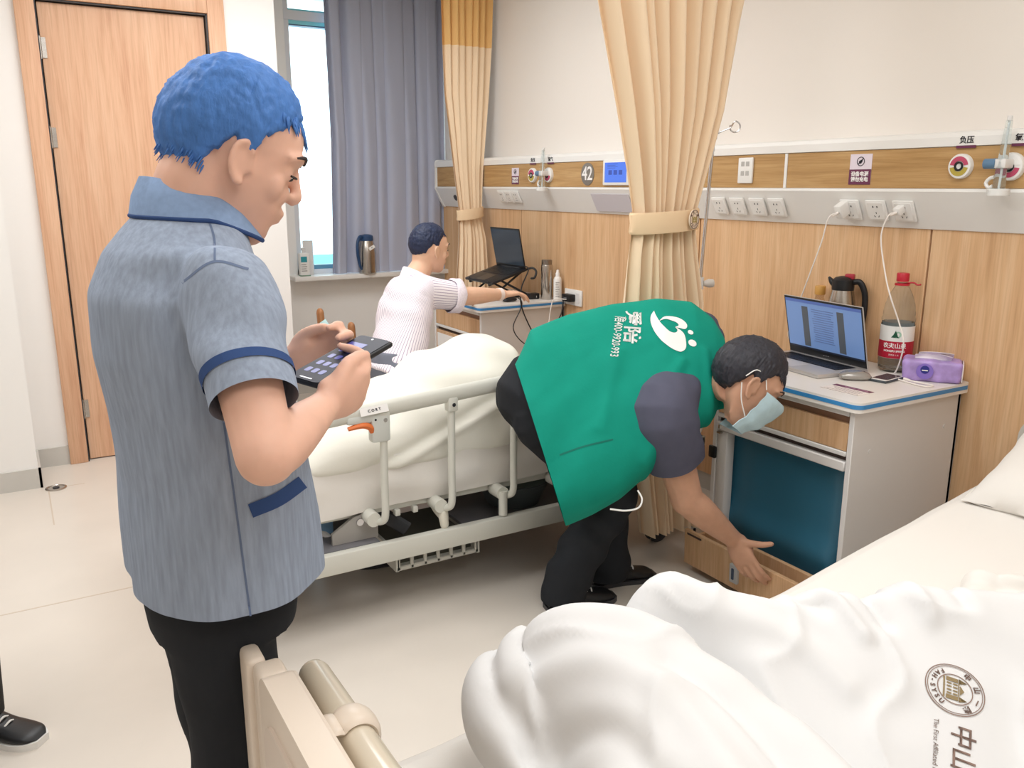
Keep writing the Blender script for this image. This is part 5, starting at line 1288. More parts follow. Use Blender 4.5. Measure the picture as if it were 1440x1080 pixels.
# grey shirt under the vest: right sleeve, left sleeve and the tail at the waist
M_gs = mat('slate_shirt', '#595a6b', 0.85, spec=0.12, var=0.05, vscale=20)
b_ = BM()
loft(b_, [vsec(i, 0.86, 0.9) for i in (1, 2, 3, 4, 5, 6)])
hmR = Vector((1.861,2.076,0.604)); ddR = (hmR-shR).normalized()
tube(b_, [shR.lerp(mids[5], 0.38)-ddR*0.01, shR-ddR*0.01, shR.lerp(hmR, 0.5), hmR, hmR+ddR*0.05], [0.105, 0.116, 0.114, 0.096, 0.096], 24, sm=4, round_ends=True)
hmL = shL.lerp(elL, 0.7); ddL = (elL-shL).normalized(); tube(b_, [shL, hmL, hmL+ddL*0.04], [0.085, 0.08, 0.08], 20, sm=3, round_ends=True)
b_ = skin(b_, 0.008, 6); displace(b_, lambda c, n: 0.006*nz(c.x*9, c.y*9, c.z*9)+0.005*math.sin(60*(c.x*0.6-c.z*0.3)+4*nz(c.x*8, c.y*8, c.z*8))*sstep(1.84, 1.92, c.x)*1.4)
cut(b_, hmR, ddR, hmR+ddR*0.06, 0.185); cut(b_, hmL, ddL, hmL, 0.12)
obj('shirt', b_, M_gs, t, ang=180, recalc=False)
# black trousers
b_ = BM()
loft(b_, [sect(c, Vector((-0.05, -0.99, -0.1)), Vector((0.6, 0, -0.8)), w, d, d, 28) for c, w, d in ((Vector((1.72, 2.42, 0.86)), 0.165, 0.15), (Vector((1.58, 2.43, 0.80)), 0.180, 0.165), (Vector((1.50, 2.43, 0.73)), 0.17, 0.15), (Vector((1.47, 2.43, 0.68)), 0.11, 0.10))])
for hp, kn, an in ((hipR, knR, anR), (hipL, knL, anL)):
    tube(b_, [hp, hp.lerp(kn, 0.5), kn, kn.lerp(an, 0.5), an, an-Vector((0, 0, 0.05))], [0.125, 0.108, 0.092, 0.088, 0.086, 0.086], 20, sm=4, round_ends=True)
b_ = skin(b_, 0.008, 6); displace(b_, lambda c, n: 0.006*nz(c.x*8, c.y*8, c.z*6)+0.005*math.sin(40*c.z+18*c.x+5*nz(c.x*5, c.y*5, c.z*4))*sstep(0.6, 0.4, c.z))
cut(b_, Vector((0, 0, 0.035)), (0, 0, -1))
obj('trousers', b_, M_pants, t, ang=180, recalc=False)
for an in (anR, anL): shoe(t, Matrix.Translation((an.x-0.07, an.y+0.01, 0)) @ Matrix.Rotation(-0.2, 4, 'Z'), 0.27, M_black, lace=M_white)
# green vest
M_vest = mat('green_vest', '#15917d', 0.8, spec=0.15, var=0.05, vscale=9, bump=0.05, bscale=120)
b_ = BM(); loft(b_, [vsec(i, 1.0, 1.0) for i in range(8)])
# stand collar
nd = (HB @ Vector((0, -0.03, -0.05))-NBb).normalized(); n2 = (mids[7]-mids[6]).normalized()
a_ = (bots[7]-tops[7])/2
n2 = nd; e1_v = n2.cross(VIEW).normalized(); e2_v = n2.cross(e1_v)
cl = [NBb-n2*0.02, NBb+n2*0.04, NBb+n2*0.10, NBb+n2*0.135]
loft(b_, [[c_+(e1_v*math.cos(2*PI*j/30)+e2_v*math.sin(2*PI*j/30))*r_ for j in range(30)] for c_, r_ in zip(cl, (0.125, 0.112, 0.098, 0.090))])
b_ = skin(b_, 0.008, 6)
def vf(c, n):
    f = 0.006*nz(c.x*6, c.y*6, c.z*6)
    q = c-mids[2]
    s_ = (mids[5]-mids[1]).normalized(); l_ = (bots[2]-tops[2]).normalized()
    u = q.dot(s_); w = q.dot(l_)
    f += 0.007*math.sin(24*(u*0.75+w*0.55)+4*nz(u*4, w*4, 1))*sstep(0.30, -0.05, u)*sstep(-0.15, 0.1, w)
    f += 0.009*nz(u*5+w*9, w*2, 7)*sstep(0.25, 0.05, u)
    for (a0, b0, a1, b1, h, wd) in ((0.30, -0.02, 0.10, 0.16, 0.010, 0.018), (0.27, 0.06, 0.05, 0.28, 0.009, 0.02), (0.12, -0.1, -0.05, 0.15, 0.008, 0.022), (0.40, -0.05, 0.33, 0.16, 0.009, 0.016)):
        vx, vy = a1-a0, b1-b0; k = max(0, min(1, ((u-a0)*vx+(w-b0)*vy)/(vx*vx+vy*vy))); d = math.hypot(u-a0-k*vx, w-b0-k*vy); f += h*math.exp(-(d/wd)**2)
    return f
displace(b_, vf)
hn = ((bots[0]-tops[0]).cross(VIEW)).normalized()
if hn.dot(mids[0]-mids[1]) < 0: hn = -hn
cut(b_, mids[0]-hn*0.012, hn, mids[0], 0.6)
pass
# arm hole: open the vest where the sleeve comes out
ahc = Vector((1.809,2.060,0.741)); dele = []
SLV = [(890,575),(900,553),(925,538),(948,534),(962,550),(985,590),(992,640),(960,680),(925,662),(900,618)]
def px_of(p):
    q = camera.rotation_euler.to_matrix().transposed() @ (p-Vector((0, 0, 1.52))); return 720+1190*q.x/-q.z, 540-1190*q.y/-q.z
def arm_hole(bm):
    # a tube along the sleeve axis cuts the hole
    ax = ddR; dl = []
    for f in bm.faces:
        c = f.calc_center_median(); q = c-(shR+ddR*0.02); along = q.dot(ax); rad = (q-ax*along).length
        if rad < 0.123 and along > -0.075: dl.append(f)
    bmesh.ops.delete(bm, geom=dl, context='FACES')
VST = BVHTree.FromBMesh(b_)
vest = obj('vest', b_, M_vest, t, ang=180, recalc=False)
# print on the back: reading direction runs from the far shoulder to the near one, tops towards the head
def back_frame(c, x_to, y_to):
    c, x_to, y_to = Vector(c), Vector(x_to), Vector(y_to); return frame(c, x_to-c, y_to-c)
h0 = VST.ray_cast(Vector((0, 0, 1.52)), (Vector((1.956,2.277,0.980))-Vector((0, 0, 1.52))).normalized())[0]
hit = lambda p: VST.ray_cast(Vector((0, 0, 1.52)), (Vector(p)-Vector((0, 0, 1.52))).normalized())[0]
def flatp(P):
    q = BM(); t2 = bmesh.new(); vs = [t2.verts.new((x, y, 0)) for x, y in P]; f = t2.faces.new(vs); f.normal_update(); bmesh.ops.triangulate(t2, faces=[f]); merge(q, t2); return q
W0 = M_wprint
def art(b_, m_, o, nm, sub=0.012): onto(VST, b_, o, off=0.0022, subdiv=sub); obj(nm, b_, m_, vest, recalc=False)
def panel(c, dx, dy, nx, ny):
    """frame on the vest at c, x towards dx, y towards dy; nx, ny: how many units those two steps stand for"""
    c, dx, dy = hit(c), hit(dx), hit(dy); Fm = frame(c, dx-c, dy-c); ax = Fm.to_3x3().col
    return Fm @ Matrix.Diagonal(((dx-c).dot(ax[0])/nx, (dy-c).dot(ax[1])/ny, 1, 1))
# swoosh figure: two strokes round a heart-shaped hollow, two dots above (print units: one tenth of the figure's height)
LF = panel((1.995,2.264,1.014), (1.981,2.255,0.951), (2.051,2.231,1.014), 26, 26)
def pm(P): return [((y-415)/9.0, (x-774)/9.0) for x, y in P]
sw1 = [(525,160),(492,240),(495,340),(545,455),(640,560),(755,622),(850,645),(910,640),(955,592),(958,530),(930,430),(890,385),(840,362),(800,352),(828,380),(824,408),(790,430),(735,428),(680,396),(625,350),(588,300),(550,230)]
sw2 = [(592,312),(645,242),(715,213),(825,205),(905,232),(946,275),(946,318),(918,345),(862,347),(800,350),(836,322),(834,300),(805,280),(745,270),(690,264),(650,276)]
for P in (sw1, sw2):
    q = flatp(pm([(a, b) for a, b in cr([(x, y) for x, y in P+P[:1]], 4)][:-1])); art(q, W0, LF, 'logo_swoosh', 0.9)
for x, y, rx, ry in ((1000, 365, 37, 29), (1036, 497, 54, 42)):
    q = flatp(pm([(x+rx*math.cos(2*PI*i/24), y+ry*math.sin(2*PI*i/24)) for i in range(24)])); art(q, W0, LF, 'logo_dot', 0.9)
TF = panel((1.871,2.342,1.032), (1.859,2.331,0.968), (1.903,2.322,1.032), 1.0, 0.55); art(text_bm('爱陪', 0.95, Matrix.Identity(4), 0.0003, bold=0.022), W0, TF, 'lettering', 0.12)
TF = panel((1.821,2.361,0.997), (1.800,2.350,0.911), (1.843,2.349,0.997), 3.5, 0.55); art(text_bm('陪400-9920-993', 0.90, Matrix.Identity(4), 0.0003, bold=0.012, sp=1.0), W0, TF, 'lettering', 0.15)
# pocket slit on the vest side, white cable from the vest hem
camd = -VIEW
strip_on(VST, [(1.492,2.222,0.650), (1.562,2.188,0.677), (1.650,2.143,0.700)], 0.006, 'pocket_slit', mat('vest_dark', '#0e6f61', 0.85), vest, camd, 0.0012)
obj('earphone_cable', tube(BM(), [(1.557,2.027,0.513), (1.600,2.001,0.508), (1.636,1.982,0.517), (1.655,1.989,0.540), (1.659,2.016,0.560)], 0.003, 6, sm=5), M_white, t)

# ======== seated person in a striped shirt
t = thing('person', 'seated person in striped shirt with rolled sleeves using a laptop', 'person', (1.60, 3.72, 0.58))
SEAT = t
a35 = math.radians(32)
Fh = Vector((0.862, -0.508, 0))*math.cos(a35)+Vector((0.508, 0.862, 0))*math.sin(a35); Rh = Vector((Fh.y, -Fh.x, 0))
HS = headM((1.860,3.992,1.200), Fh*math.cos(0.10)-Vector((0, 0, 1))*math.sin(0.10), Fh*math.sin(0.10)+Vector((0, 0, 1))*math.cos(0.10))
NBs = Vector((1.760,3.963,1.056)); pel = Vector((1.573,3.799,0.662))
sp_ = NBs-pel; su = sp_.normalized(); lf = Rh; ff = lf.cross(su)*-1
if ff.dot(Fh) < 0: ff = -ff
shR = Vector((1.738,3.841,0.998)); elR = Vector((1.962,3.855,0.964)); wrR = Vector((2.243,3.912,0.951))
shL = NBs-Rh*0.13-su*0.12; tg = Vector((2.44, 4.55, 0.89)); elL = shL+(tg-shL).normalized()*0.28+Vector((0, 0, -0.02)); wrL = elL+(tg-elL).normalized()*0.25
b_ = BM(); head_shapes(b_, HS, 1.03)
tube(b_, [HS @ Vector((0, -0.03, -0.03)), HS @ Vector((0, -0.035, -0.085)), NBs], [0.060, 0.058, 0.064], 18, sm=3)
loft(b_, [sect(pel+sp_*k_, Rh, ff, w, f, b) for k_, w, f, b in ((0.0, 0.15, 0.09, 0.09), (0.3, 0.14, 0.09, 0.08), (0.6, 0.155, 0.09, 0.09), (0.85, 0.16, 0.07, 0.085), (0.97, 0.09, 0.05, 0.06))])
arm_shapes(b_, shR, elR, wrR, 1.22); arm_shapes(b_, shL, elL, wrL, 1.0)
hand_shapes(b_, wrR, Vector((2.414,3.908,0.956))-wrR, Vector((0.1, 0.0, -1)), Vector((-0.3, 0.95, 0)), [(20, 25, 20)]*4, [(0.035, 0.045, 0.006), (0.062, 0.060, 0.014), (0.085, 0.058, 0.02)], 1.0)
hand_shapes(b_, wrL, Vector((0.95, 0.2, -0.12)), Vector((0, 0, -1)), Vector((0.2, -0.95, 0)), [(15, 25, 20)]*4, [(0.035, 0.045, 0.006), (0.062, 0.060, 0.014), (0.085, 0.058, 0.02)], 1.0)
knR, anR = pel+Fh*0.40+Rh*0.09-Vector((0, 0, 0.09)), pel+Fh*0.40+Rh*0.09; anR = Vector((anR.x+0.02, anR.y, 0.09)); knL = knR-Rh*0.19; anL = Vector((knL.x, knL.y, 0.09))
leg_shapes(b_, pel+Rh*0.09-Vector((0, 0, 0.03)), knR, anR, 0.95, tuple(Fh*0.14)); leg_shapes(b_, pel-Rh*0.09-Vector((0, 0, 0.03)), knL, anL, 0.95, tuple(Fh*0.14))
obj('body', skin(b_, 0.005, 6), M_skin3, t, ang=180)
obj('hair', hair_bm(HS, ST_CROP, 1.03, 15), M_hairn, t, ang=180); face_parts(t, HS, 1.03)
M_str = stripes('striped_shirting', '#f0eaf0', '#a99bb4', 0.0150, 0.22)
b_ = BM()
loft(b_, [sect(pel+sp_*k_, Rh, ff, w, f, b, 36) for k_, w, f, b in ((-0.12, 0.19, 0.12, 0.125), (0.1, 0.185, 0.12, 0.125), (0.35, 0.185, 0.125, 0.13), (0.6, 0.19, 0.115, 0.14), (0.8, 0.185, 0.095, 0.125), (0.92, 0.13, 0.08, 0.10), (1.0, 0.075, 0.06, 0.068), (1.06, 0.068, 0.055, 0.062))])
cR = shR.lerp(elR, 0.93); dcR = (elR-shR).normalized(); cL = shL.lerp(elL, 0.9); dcL = (elL-shL).normalized()
for sh, c_, d_ in ((shR, cR, dcR), (shL, cL, dcL)): tube(b_, [sh, sh.lerp(c_, 0.5), c_, c_+d_*0.03], [0.088, 0.080, 0.076, 0.076], 22, sm=3, round_ends=True)
b_ = skin(b_, 0.009, 7); displace(b_, lambda c, n: 0.006*nz(c.x*7, c.y*7, c.z*7)+0.004*math.sin(40*c.z+30*c.x+4*nz(c.x*6, c.y*6, c.z*6)))
cut(b_, cR, dcR, cR, 0.12); cut(b_, cL, dcL, cL, 0.12); cut(b_, pel+sp_*1.045, su, NBs+su*0.03, 0.075)
uvl = b_.loops.layers.uv.new('UVMap')
for f in b_.faces:
    c = f.calc_center_median()
    ta = min(1, max(0, ((c-shR).dot(dcR)-0.02)/0.02)) if (c-shR).dot(Rh) > -0.09 and (c-shR).dot(dcR) < 0.4 and ((c-shR)-dcR*(c-shR).dot(dcR)).length < 0.12 else 0
    for lp_ in f.loops:
        q = lp_.vert.co
        if ta > 0.5:
            r_ = q-shR; perp = r_-dcR*r_.dot(dcR); e1 = dcR.cross(Vector((0, 0, 1))).normalized(); e2 = e1.cross(dcR); u = math.atan2(perp.dot(e2), perp.dot(e1))*0.085
        else:
            r_ = q-pel; u = math.atan2(r_.dot(Rh), -r_.dot(ff))*0.16
        lp_[uvl].uv = (u, q.z)
shirt = obj('striped_shirt', b_, M_str, t, ang=180, recalc=False)
cf = BM(); R_ = []
for k_, r_ in ((-0.045, 0.082), (-0.035, 0.088), (0.0, 0.088), (0.008, 0.083), (0.004, 0.074), (-0.02, 0.070)):
    e1 = dcR.cross(Vector((0, 0, 1))).normalized(); e2 = e1.cross(dcR); R_.append([cR+dcR*k_+(e1*math.cos(2*PI*i/32)+e2*math.sin(2*PI*i/32))*(r_+0.004*math.sin(5*2*PI*i/32+k_*60)) for i in range(32)])
loft(cf, R_, cap=False); obj('rolled_cuff', cf, mat('cuff_cloth', '#ece3ec', 0.85, var=0.08, vscale=120), shirt, ang=70)
cl_ = BM(); R_ = []
for k_, r_ in ((-0.02, 1.25), (0.035, 1.15), (0.040, 1.08), (0.0, 1.05)):
    R_.append([NBs+su*k_+(Rh*math.cos(2*PI*i/32)*0.066-ff*math.sin(2*PI*i/32)*0.066)*r_ for i in range(32)])
loft(cl_, R_, cap=False); obj('collar', cl_, mat('cuff_cloth', '#ece3ec', 0.85), shirt, ang=70)
b_ = BM()
loft(b_, [sect(pel+Vector((0, 0, z)), Rh, Fh, w, d, d, 26) for z, w, d in ((0.08, 0.15, 0.11), (0.0, 0.17, 0.13), (-0.075, 0.16, 0.12))])
for kn, an, q in ((knR, anR, 1), (knL, anL, -1)):
    hp = pel+Rh*0.09*q-Vector((0, 0, 0.02)); tube(b_, [hp, hp.lerp(kn, 0.5), kn, kn.lerp(an, 0.15)], [0.105, 0.095, 0.082, 0.08], 18, sm=3, round_ends=True)
b_ = skin(b_, 0.009, 5); obj('shorts', b_, mat('grey_shorts', '#6f7380', 0.85, var=0.06, vscale=15), t, ang=180)
wb_ = BM(); dd = (wrR-elR).normalized(); wc = wrR-dd*0.02; e1 = dd.cross(Vector((0, 0, 1))).normalized(); e2 = e1.cross(dd); R_ = []
for k_, r_ in ((-0.012, 0.031), (-0.012, 0.0345), (0.012, 0.0345), (0.012, 0.031)): R_.append([wc+dd*k_+(e1*math.cos(2*PI*i/28)+e2*math.sin(2*PI*i/28))*r_ for i in range(28)])
loft(wb_, R_, cap=False); obj('wristband', wb_, mat('pale_band', '#f0e2dc', 0.4), t)

# ======== person at the left edge of the frame: only a leg and a shoe are in view
t = thing('person', 'person at the left edge, only a dark trouser leg and black shoe showing', 'person', (-0.28, 2.50, 0))
F4 = Vector((0.75, -0.66, 0)); R4 = Vector((-0.66, -0.75, 0)); C4 = Vector((-0.295, 2.51, 0))
b_ = BM(); H4 = headM(C4+Vector((0, 0, 1.56)), F4, (0, 0, 1)); head_shapes(b_, H4)
tube(b_, [C4+Vector((0, 0, 1.48)), C4+Vector((0, 0, 1.38))], 0.06, 16)
U = Vector((0, 0, 1))
loft(b_, [sect(C4+U*z, R4, F4, hw, hf, hb) for z, hw, hf, hb in ((1.40, 0.07, 0.06, 0.06), (1.36, 0.17, 0.08, 0.08), (1.2, 0.17, 0.10, 0.10), (1.0, 0.15, 0.10, 0.095), (0.82, 0.16, 0.10, 0.10))])
for q in (-1, 1):
    arm_shapes(b_, C4+R4*0.19*q+U*1.34, C4+R4*0.21*q-F4*0.12+U*1.08, C4+R4*0.06*q-F4*0.20+U*0.93)
    hand_shapes(b_, C4+R4*0.06*q-F4*0.20+U*0.93, Vector((0, 0, -1))-R4*0.3*q, F4, R4*-q, [(12, 18, 12)]*4, [(0.045, 0.040, 0.006), (0.075, 0.050, 0.004), (0.10, 0.048, 0.002)])
    leg_shapes(b_, C4+R4*0.09*q+U*0.84, C4+R4*0.10*q+U*0.46+F4*0.02, C4+R4*0.10*q+U*0.09, 0.9)
obj('body', skin(b_, 0.007, 4), M_skin, t, ang=180); obj('hair', hair_bm(H4, ST_CROP, 1.0, 5), M_hair, t, ang=180)
b_ = BM(); loft(b_, [sect(C4+U*z, R4, F4, hw, hf, hb, 30) for z, hw, hf, hb in ((1.42, 0.075, 0.07, 0.07), (1.37, 0.18, 0.10, 0.10), (1.2, 0.19, 0.12, 0.12), (1.0, 0.18, 0.12, 0.115), (0.84, 0.185, 0.12, 0.12))])
for q in (-1, 1): tube(b_, [C4+R4*0.185*q+U*1.34, C4+R4*0.215*q+U*1.12], [0.075, 0.07], 18, round_ends=True)
obj('shirt', skin(b_, 0.01, 5), mat('dark_shirt', '#3c4048', 0.85), t, ang=180)
b_ = BM(); trousers(b_, C4+U*0.86, C4+R4*0.09+U*0.83, C4-R4*0.09+U*0.83, C4+R4*0.10+U*0.46+F4*0.02, C4-R4*0.10+U*0.46+F4*0.02, C4+R4*0.10+U*0.065, C4-R4*0.10+U*0.065, 1.0, 0.165, 0.115, R4, F4)
obj('trousers', skin(b_, 0.009, 5), mat('dark_trousers', '#2a2726', 0.85), t, ang=180)
for q in (-1, 1):
    o_ = C4+R4*0.10*q-F4*0.075; shoe(t, Matrix.Translation((o_.x, o_.y, 0)) @ Matrix.Rotation(math.atan2(F4.y, F4.x), 4, 'Z'), 0.275, M_black, M_white, M_white)

# ---------------------------------------------------------------- things on the near cabinet (top at z = 0.83)
ZT = 0.8302
def laptop(name, label, cx, cy, rz, tilt, base_z, body_m, screen_fn, W=0.335, D=0.225, base_tilt=0.0, key_m=None, z_off=0):
    """local x: along the hinge, y: towards the user (front), hinge at y = 0"""
    t = thing(name, label, 'laptop', (cx, cy, base_z), 0)
    M = Matrix.Translation((cx, cy, base_z)) @ Matrix.Rotation(rz, 4, 'Z') @ Matrix.Rotation(base_tilt, 4, 'X')
    obj('base', bx(BM(), (-W/2, 0, 0.0), (W/2, D, 0.016), 0.005, 2, M), body_m, t)
    kb = obj('keyboard_well', prism(BM(), rrect(-W*0.42, 0.025, W*0.42, D*0.52, 0.004), 0.0158, 0.0164, M), M_kprint, t)
    kk = BM()
    for r in range(5):
        for c in range(13):
            x = -W*0.41+c*W*0.82/13; y = 0.028+r*(D*0.52-0.031)/5
            bx(kk, (x+0.001, y+0.001, 0.016), (x+W*0.82/13-0.0015, y+(D*0.52-0.031)/5-0.0015, 0.0178), 0, 1, M)
    k_ = obj('keys', kk, key_m or M_black, t); k_['kind'] = 'stuff'
    obj('touchpad', prism(BM(), rrect(-0.055, D*0.58, 0.055, D*0.94, 0.006), 0.0159, 0.0166, M), mat('touchpad_'+name+str(round(cx, 1)), '#c9c4c2' if body_m is not M_black else '#232427', 0.3), t)
    L = M @ Matrix.Translation((0, 0.004, 0.014)) @ Matrix.Rotation(tilt, 4, 'X')     # lid plane: x along hinge, z up the lid, front face looks to +y
    obj('lid', bx(BM(), (-W/2, -0.006, 0.0), (W/2, 0.0, D), 0.003, 2, L), body_m, t)
    obj('bezel', bx(BM(), (-W/2+0.002, -0.0005, 0.003), (W/2-0.002, 0.0012, D-0.002), 0.001, 1, L), M_black, t)
    screen_fn(t, L, W, D)
    hb = BM(); tube(hb, [M @ Vector((-W*0.3, 0.002, 0.014)), M @ Vector((W*0.3, 0.002, 0.014))], 0.006, 10); obj('hinge', hb, M_dark, t)
    return t, M
def scr_doc(t, L, W, D):
    s = obj('screen', bx(BM(), (-W/2+0.008, 0.001, 0.030), (W/2-0.008, 0.0018, D-0.010), 0, 1, L), mat('screen_blue', '#6784b4', 0.25, emit=0.45), t)
    b_ = bx(BM(), (-W/2+0.008, 0.0016, D-0.022), (W/2-0.008, 0.0022, D-0.010), 0, 1, L); obj('title_bar', b_, mat('title_blue', '#4a62a0', 0.3, emit=0.4), s)
    for sx in (-1, 1):
        x = sx*0.095; b_ = bx(BM(), (x-0.017, 0.0016, 0.042), (x+0.017, 0.0022, D-0.036), 0, 1, L); obj('side_panel', b_, mat('panel_grey', '#565d66', 0.4, emit=0.15), s)
    b_ = BM(); rnd = random.Random(2)
    for i in range(15):
        z = D-0.045-i*0.0094; w = 0.060*rnd.uniform(0.75, 1.0); bx(b_, (0.065-2*w if False else -w, 0.0016, z), (w, 0.0022, z+0.0028), 0, 1, L)
    obj('text_lines', b_, mat('line_grey_blue', '#54699a', 0.4, emit=0.25), s)
    b_ = bx(BM(), (-W/2+0.008, 0.0016, 0.030), (W/2-0.008, 0.0022, 0.037), 0, 1, L); obj('task_bar', b_, mat('bar_dark', '#2a3348', 0.4, emit=0.1), s)
    b_ = BM(); 
    for i in range(3): bx(b_, (0.012*i-0.012-0.004, 0.0012, 0.0145), (0.012*i-0.012+0.004, 0.0020, 0.0165), 0, 1, L)
    obj('lid_mark', b_, mat('mark_grey', '#8c8c90', 0.3), t)
def scr_off(t, L, W, D):
    obj('screen', bx(BM(), (-W/2+0.008, 0.001, 0.018), (W/2-0.008, 0.0018, D-0.010), 0, 1, L), mat('screen_off', '#3a4654', 0.15), t)
M_silver = mat('laptop_silver', '#c6c2c0', 0.3, metal=0.4)
LAP, LM = laptop('laptop', 'silver laptop with a document on its blue screen, on the near cabinet', 2.755, 2.205, math.radians(83), math.radians(-13), ZT, M_silver, scr_doc, W=0.42, D=0.245)

# water bottle
def wbottle():
    cx, cy = 2.862, 1.985
    t = thing('water_bottle', 'large clear water bottle with a red cap and red label beside the laptop', 'bottle', (cx, cy, ZT))
    Mb = Matrix.Translation((cx, cy, ZT)) @ Matrix.Rotation(math.radians(-150), 4, 'Z') @ Matrix.Scale(1.14, 4)
    prof = [(0.030, 0.004), (0.040, 0.0), (0.049, 0.010), (0.051, 0.022), (0.050, 0.030), (0.052, 0.038), (0.052, 0.158), (0.050, 0.163), (0.052, 0.170), (0.052, 0.178), (0.049, 0.184), (0.049, 0.198), (0.045, 0.225), (0.035, 0.255), (0.022, 0.280), (0.015, 0.290), (0.0145, 0.305)]
    obj('body', lathe(BM(), prof, 36, Mb), mat('clear_bottle', '#f0f4f4', 0.04, trans=0.96, ior=1.08, spec=0.5), t)
    obj('water', lathe(BM(), [(0.030, 0.007), (0.046, 0.012), (0.0485, 0.04), (0.0485, 0.160), (0.046, 0.1655)], 32, Mb), mat('water_clear', '#f4f8f8', 0.02, trans=0.97, ior=1.1), t)
    def wrap(z0, z1, a0, a1, r, nm, m, n=40):
        b_ = BM(); V = [[b_.verts.new(Mb @ Vector((r*math.cos(a0+(a1-a0)*i/n), r*math.sin(a0+(a1-a0)*i/n), z))) for z in (z0, z1)] for i in range(n+1)]
        for p, q in zip(V, V[1:]): b_.faces.new((p[0], q[0], q[1], p[1]))
        return obj(nm, b_, m, par_, recalc=True)
    lb_ = BM(); R_ = [[Mb @ Vector((r*math.cos(2*PI*i/40), r*math.sin(2*PI*i/40), z)) for i in range(40)] for r, z in ((0.0523, 0.048), (0.0528, 0.0485), (0.0528, 0.1545), (0.0523, 0.155))]
    loft(lb_, R_, cap=False); par_ = obj('label', lb_, mat('label_white', '#eef0ee', 0.4), t)
    wrap(0.049, 0.105, 0, 2*PI, 0.0531, 'label_base', mat('label_red', '#b8203a', 0.4))
    def bent(b_, r):
        for v in b_.verts:
            a = v.co.x/r; v.co = Mb @ Vector(((r+v.co.z)*math.cos(a), (r+v.co.z)*math.sin(a), v.co.y))
        return b_
    def put(s, size, x, z, m, bold=0.0):
        q = text_bm(s, size, Matrix.Translation((x, z, 0.0004)), 0.0002, bold=bold)
        bmesh.ops.subdivide_edges(q, edges=[e for e in q.edges if e.calc_length() > 0.006], cuts=2)
        obj('lettering', bent(q, 0.0532), m, par_, recalc=False)
    put('农夫山泉', 0.0185, 0, 0.090, M_wprint, 0.0004); put('NONGFU SPRING', 0.0085, 0, 0.073, M_wprint, 0.0003); put('天然水 1.5L', 0.0065, 0, 0.060, M_wprint)
    q = flatp([(-0.013, 0.118), (0.013, 0.118), (0.008, 0.122), (0.0, 0.142), (-0.006, 0.128)]); bmesh.ops.subdivide_edges(q, edges=q.edges[:], cuts=1)
    for v in q.verts: v.co.z = 0.0004
    obj('mountain_mark', bent(q, 0.0532), mat('dark_green_print', '#1d5a41', 0.5), par_, recalc=False)
    q = flatp([(0.008+0.010*math.cos(2*PI*i/16), 0.128+0.011*math.sin(2*PI*i/16)) for i in range(16)])
    for v in q.verts: v.co.z = 0.0002
    obj('leaf_mark', bent(q, 0.0532), mat('pale_green_print', '#a9d3bd', 0.5), par_, recalc=False)
    M_red = mat('red_cap', '#c2283a', 0.4)
    obj('cap', lathe(BM(), [(0.019, 0.298), (0.0195, 0.302), (0.0195, 0.322), (0.0175, 0.325)], 30, Mb), M_red, t)
    cb = lathe(BM(), [(0.0175, 0.284), (0.023, 0.285), (0.023, 0.291), (0.0175, 0.292)], 30, Mb); 
    tube(cb, [Vector((cx, cy, ZT+0.330))+Vector((0.862, -0.508, 0))*0.0, Vector((cx, cy, ZT+0.337))+Vector((0.3, -0.95, 0))*0.038, Vector((cx, cy, ZT+0.330))+Vector((0.3, -0.95, 0))*0.052, Vector((cx, cy, ZT+0.332))+Vector((0.3, -0.95, 0))*0.066], 0.003, 8, sm=4)
    obj('carry_ring', cb, M_red, t)
wbottle()
# vacuum jug
def jug(name, label, cx, cy, z0, h, r, ang, body_m, lid_m, accent=None):
    t = thing(name, label, 'jug', (cx, cy, z0))
    Mb = Matrix.Translation((cx, cy, z0)) @ Matrix.Rotation(ang, 4, 'Z')
    obj('body', lathe(BM(), [(r*0.90, 0), (r, 0.006), (r*1.0, h*0.10), (r*1.0, h*0.50), (r*0.93, h*0.68), (r*0.74, h*0.84)], 36, Mb), body_m, t)
    obj('lid', lathe(BM(), [(r*0.76, h*0.835), (r*0.77, h*0.88), (r*0.74, h*0.955), (r*0.55, h*0.985), (r*0.2, h)], 32, Mb), lid_m, t)
    sb = BM(); tube(sb, [Mb @ Vector((r*0.55, 0, h*0.90)), Mb @ Vector((r*0.80, 0, h*0.93)), Mb @ Vector((r*0.98, 0, h*0.97))], [r*0.30, r*0.22, r*0.10], 12, sm=3, round_ends=True); obj('spout', sb, lid_m, t)
    hb = BM(); tube(hb, [Mb @ Vector((-r*0.6, 0, h*0.93)), Mb @ Vector((-r*1.15, 0, h*0.93)), Mb @ Vector((-r*1.55, 0, h*0.78)), Mb @ Vector((-r*1.55, 0, h*0.5)), Mb @ Vector((-r*1.28, 0, h*0.22)), Mb @ Vector((-r*0.97, 0, h*0.12))], [r*0.16, r*0.17, r*0.16, r*0.16, r*0.14, r*0.12], 12, sm=5, flat=1.3); obj('handle', hb, lid_m, t)
    if accent: obj('thumb_lever', bx(BM(), (-r*0.75, -r*0.22, h*0.965), (-r*0.1, r*0.22, h*1.03), 0.005, 2, Mb), accent, t)
    return t
jug('vacuum_jug', 'steel vacuum jug with black lid and red lever behind the laptop', 2.866, 2.25, ZT, 0.335, 0.056, math.radians(115), M_steel, M_black, mat('red_lever', '#a92c3c', 0.4))
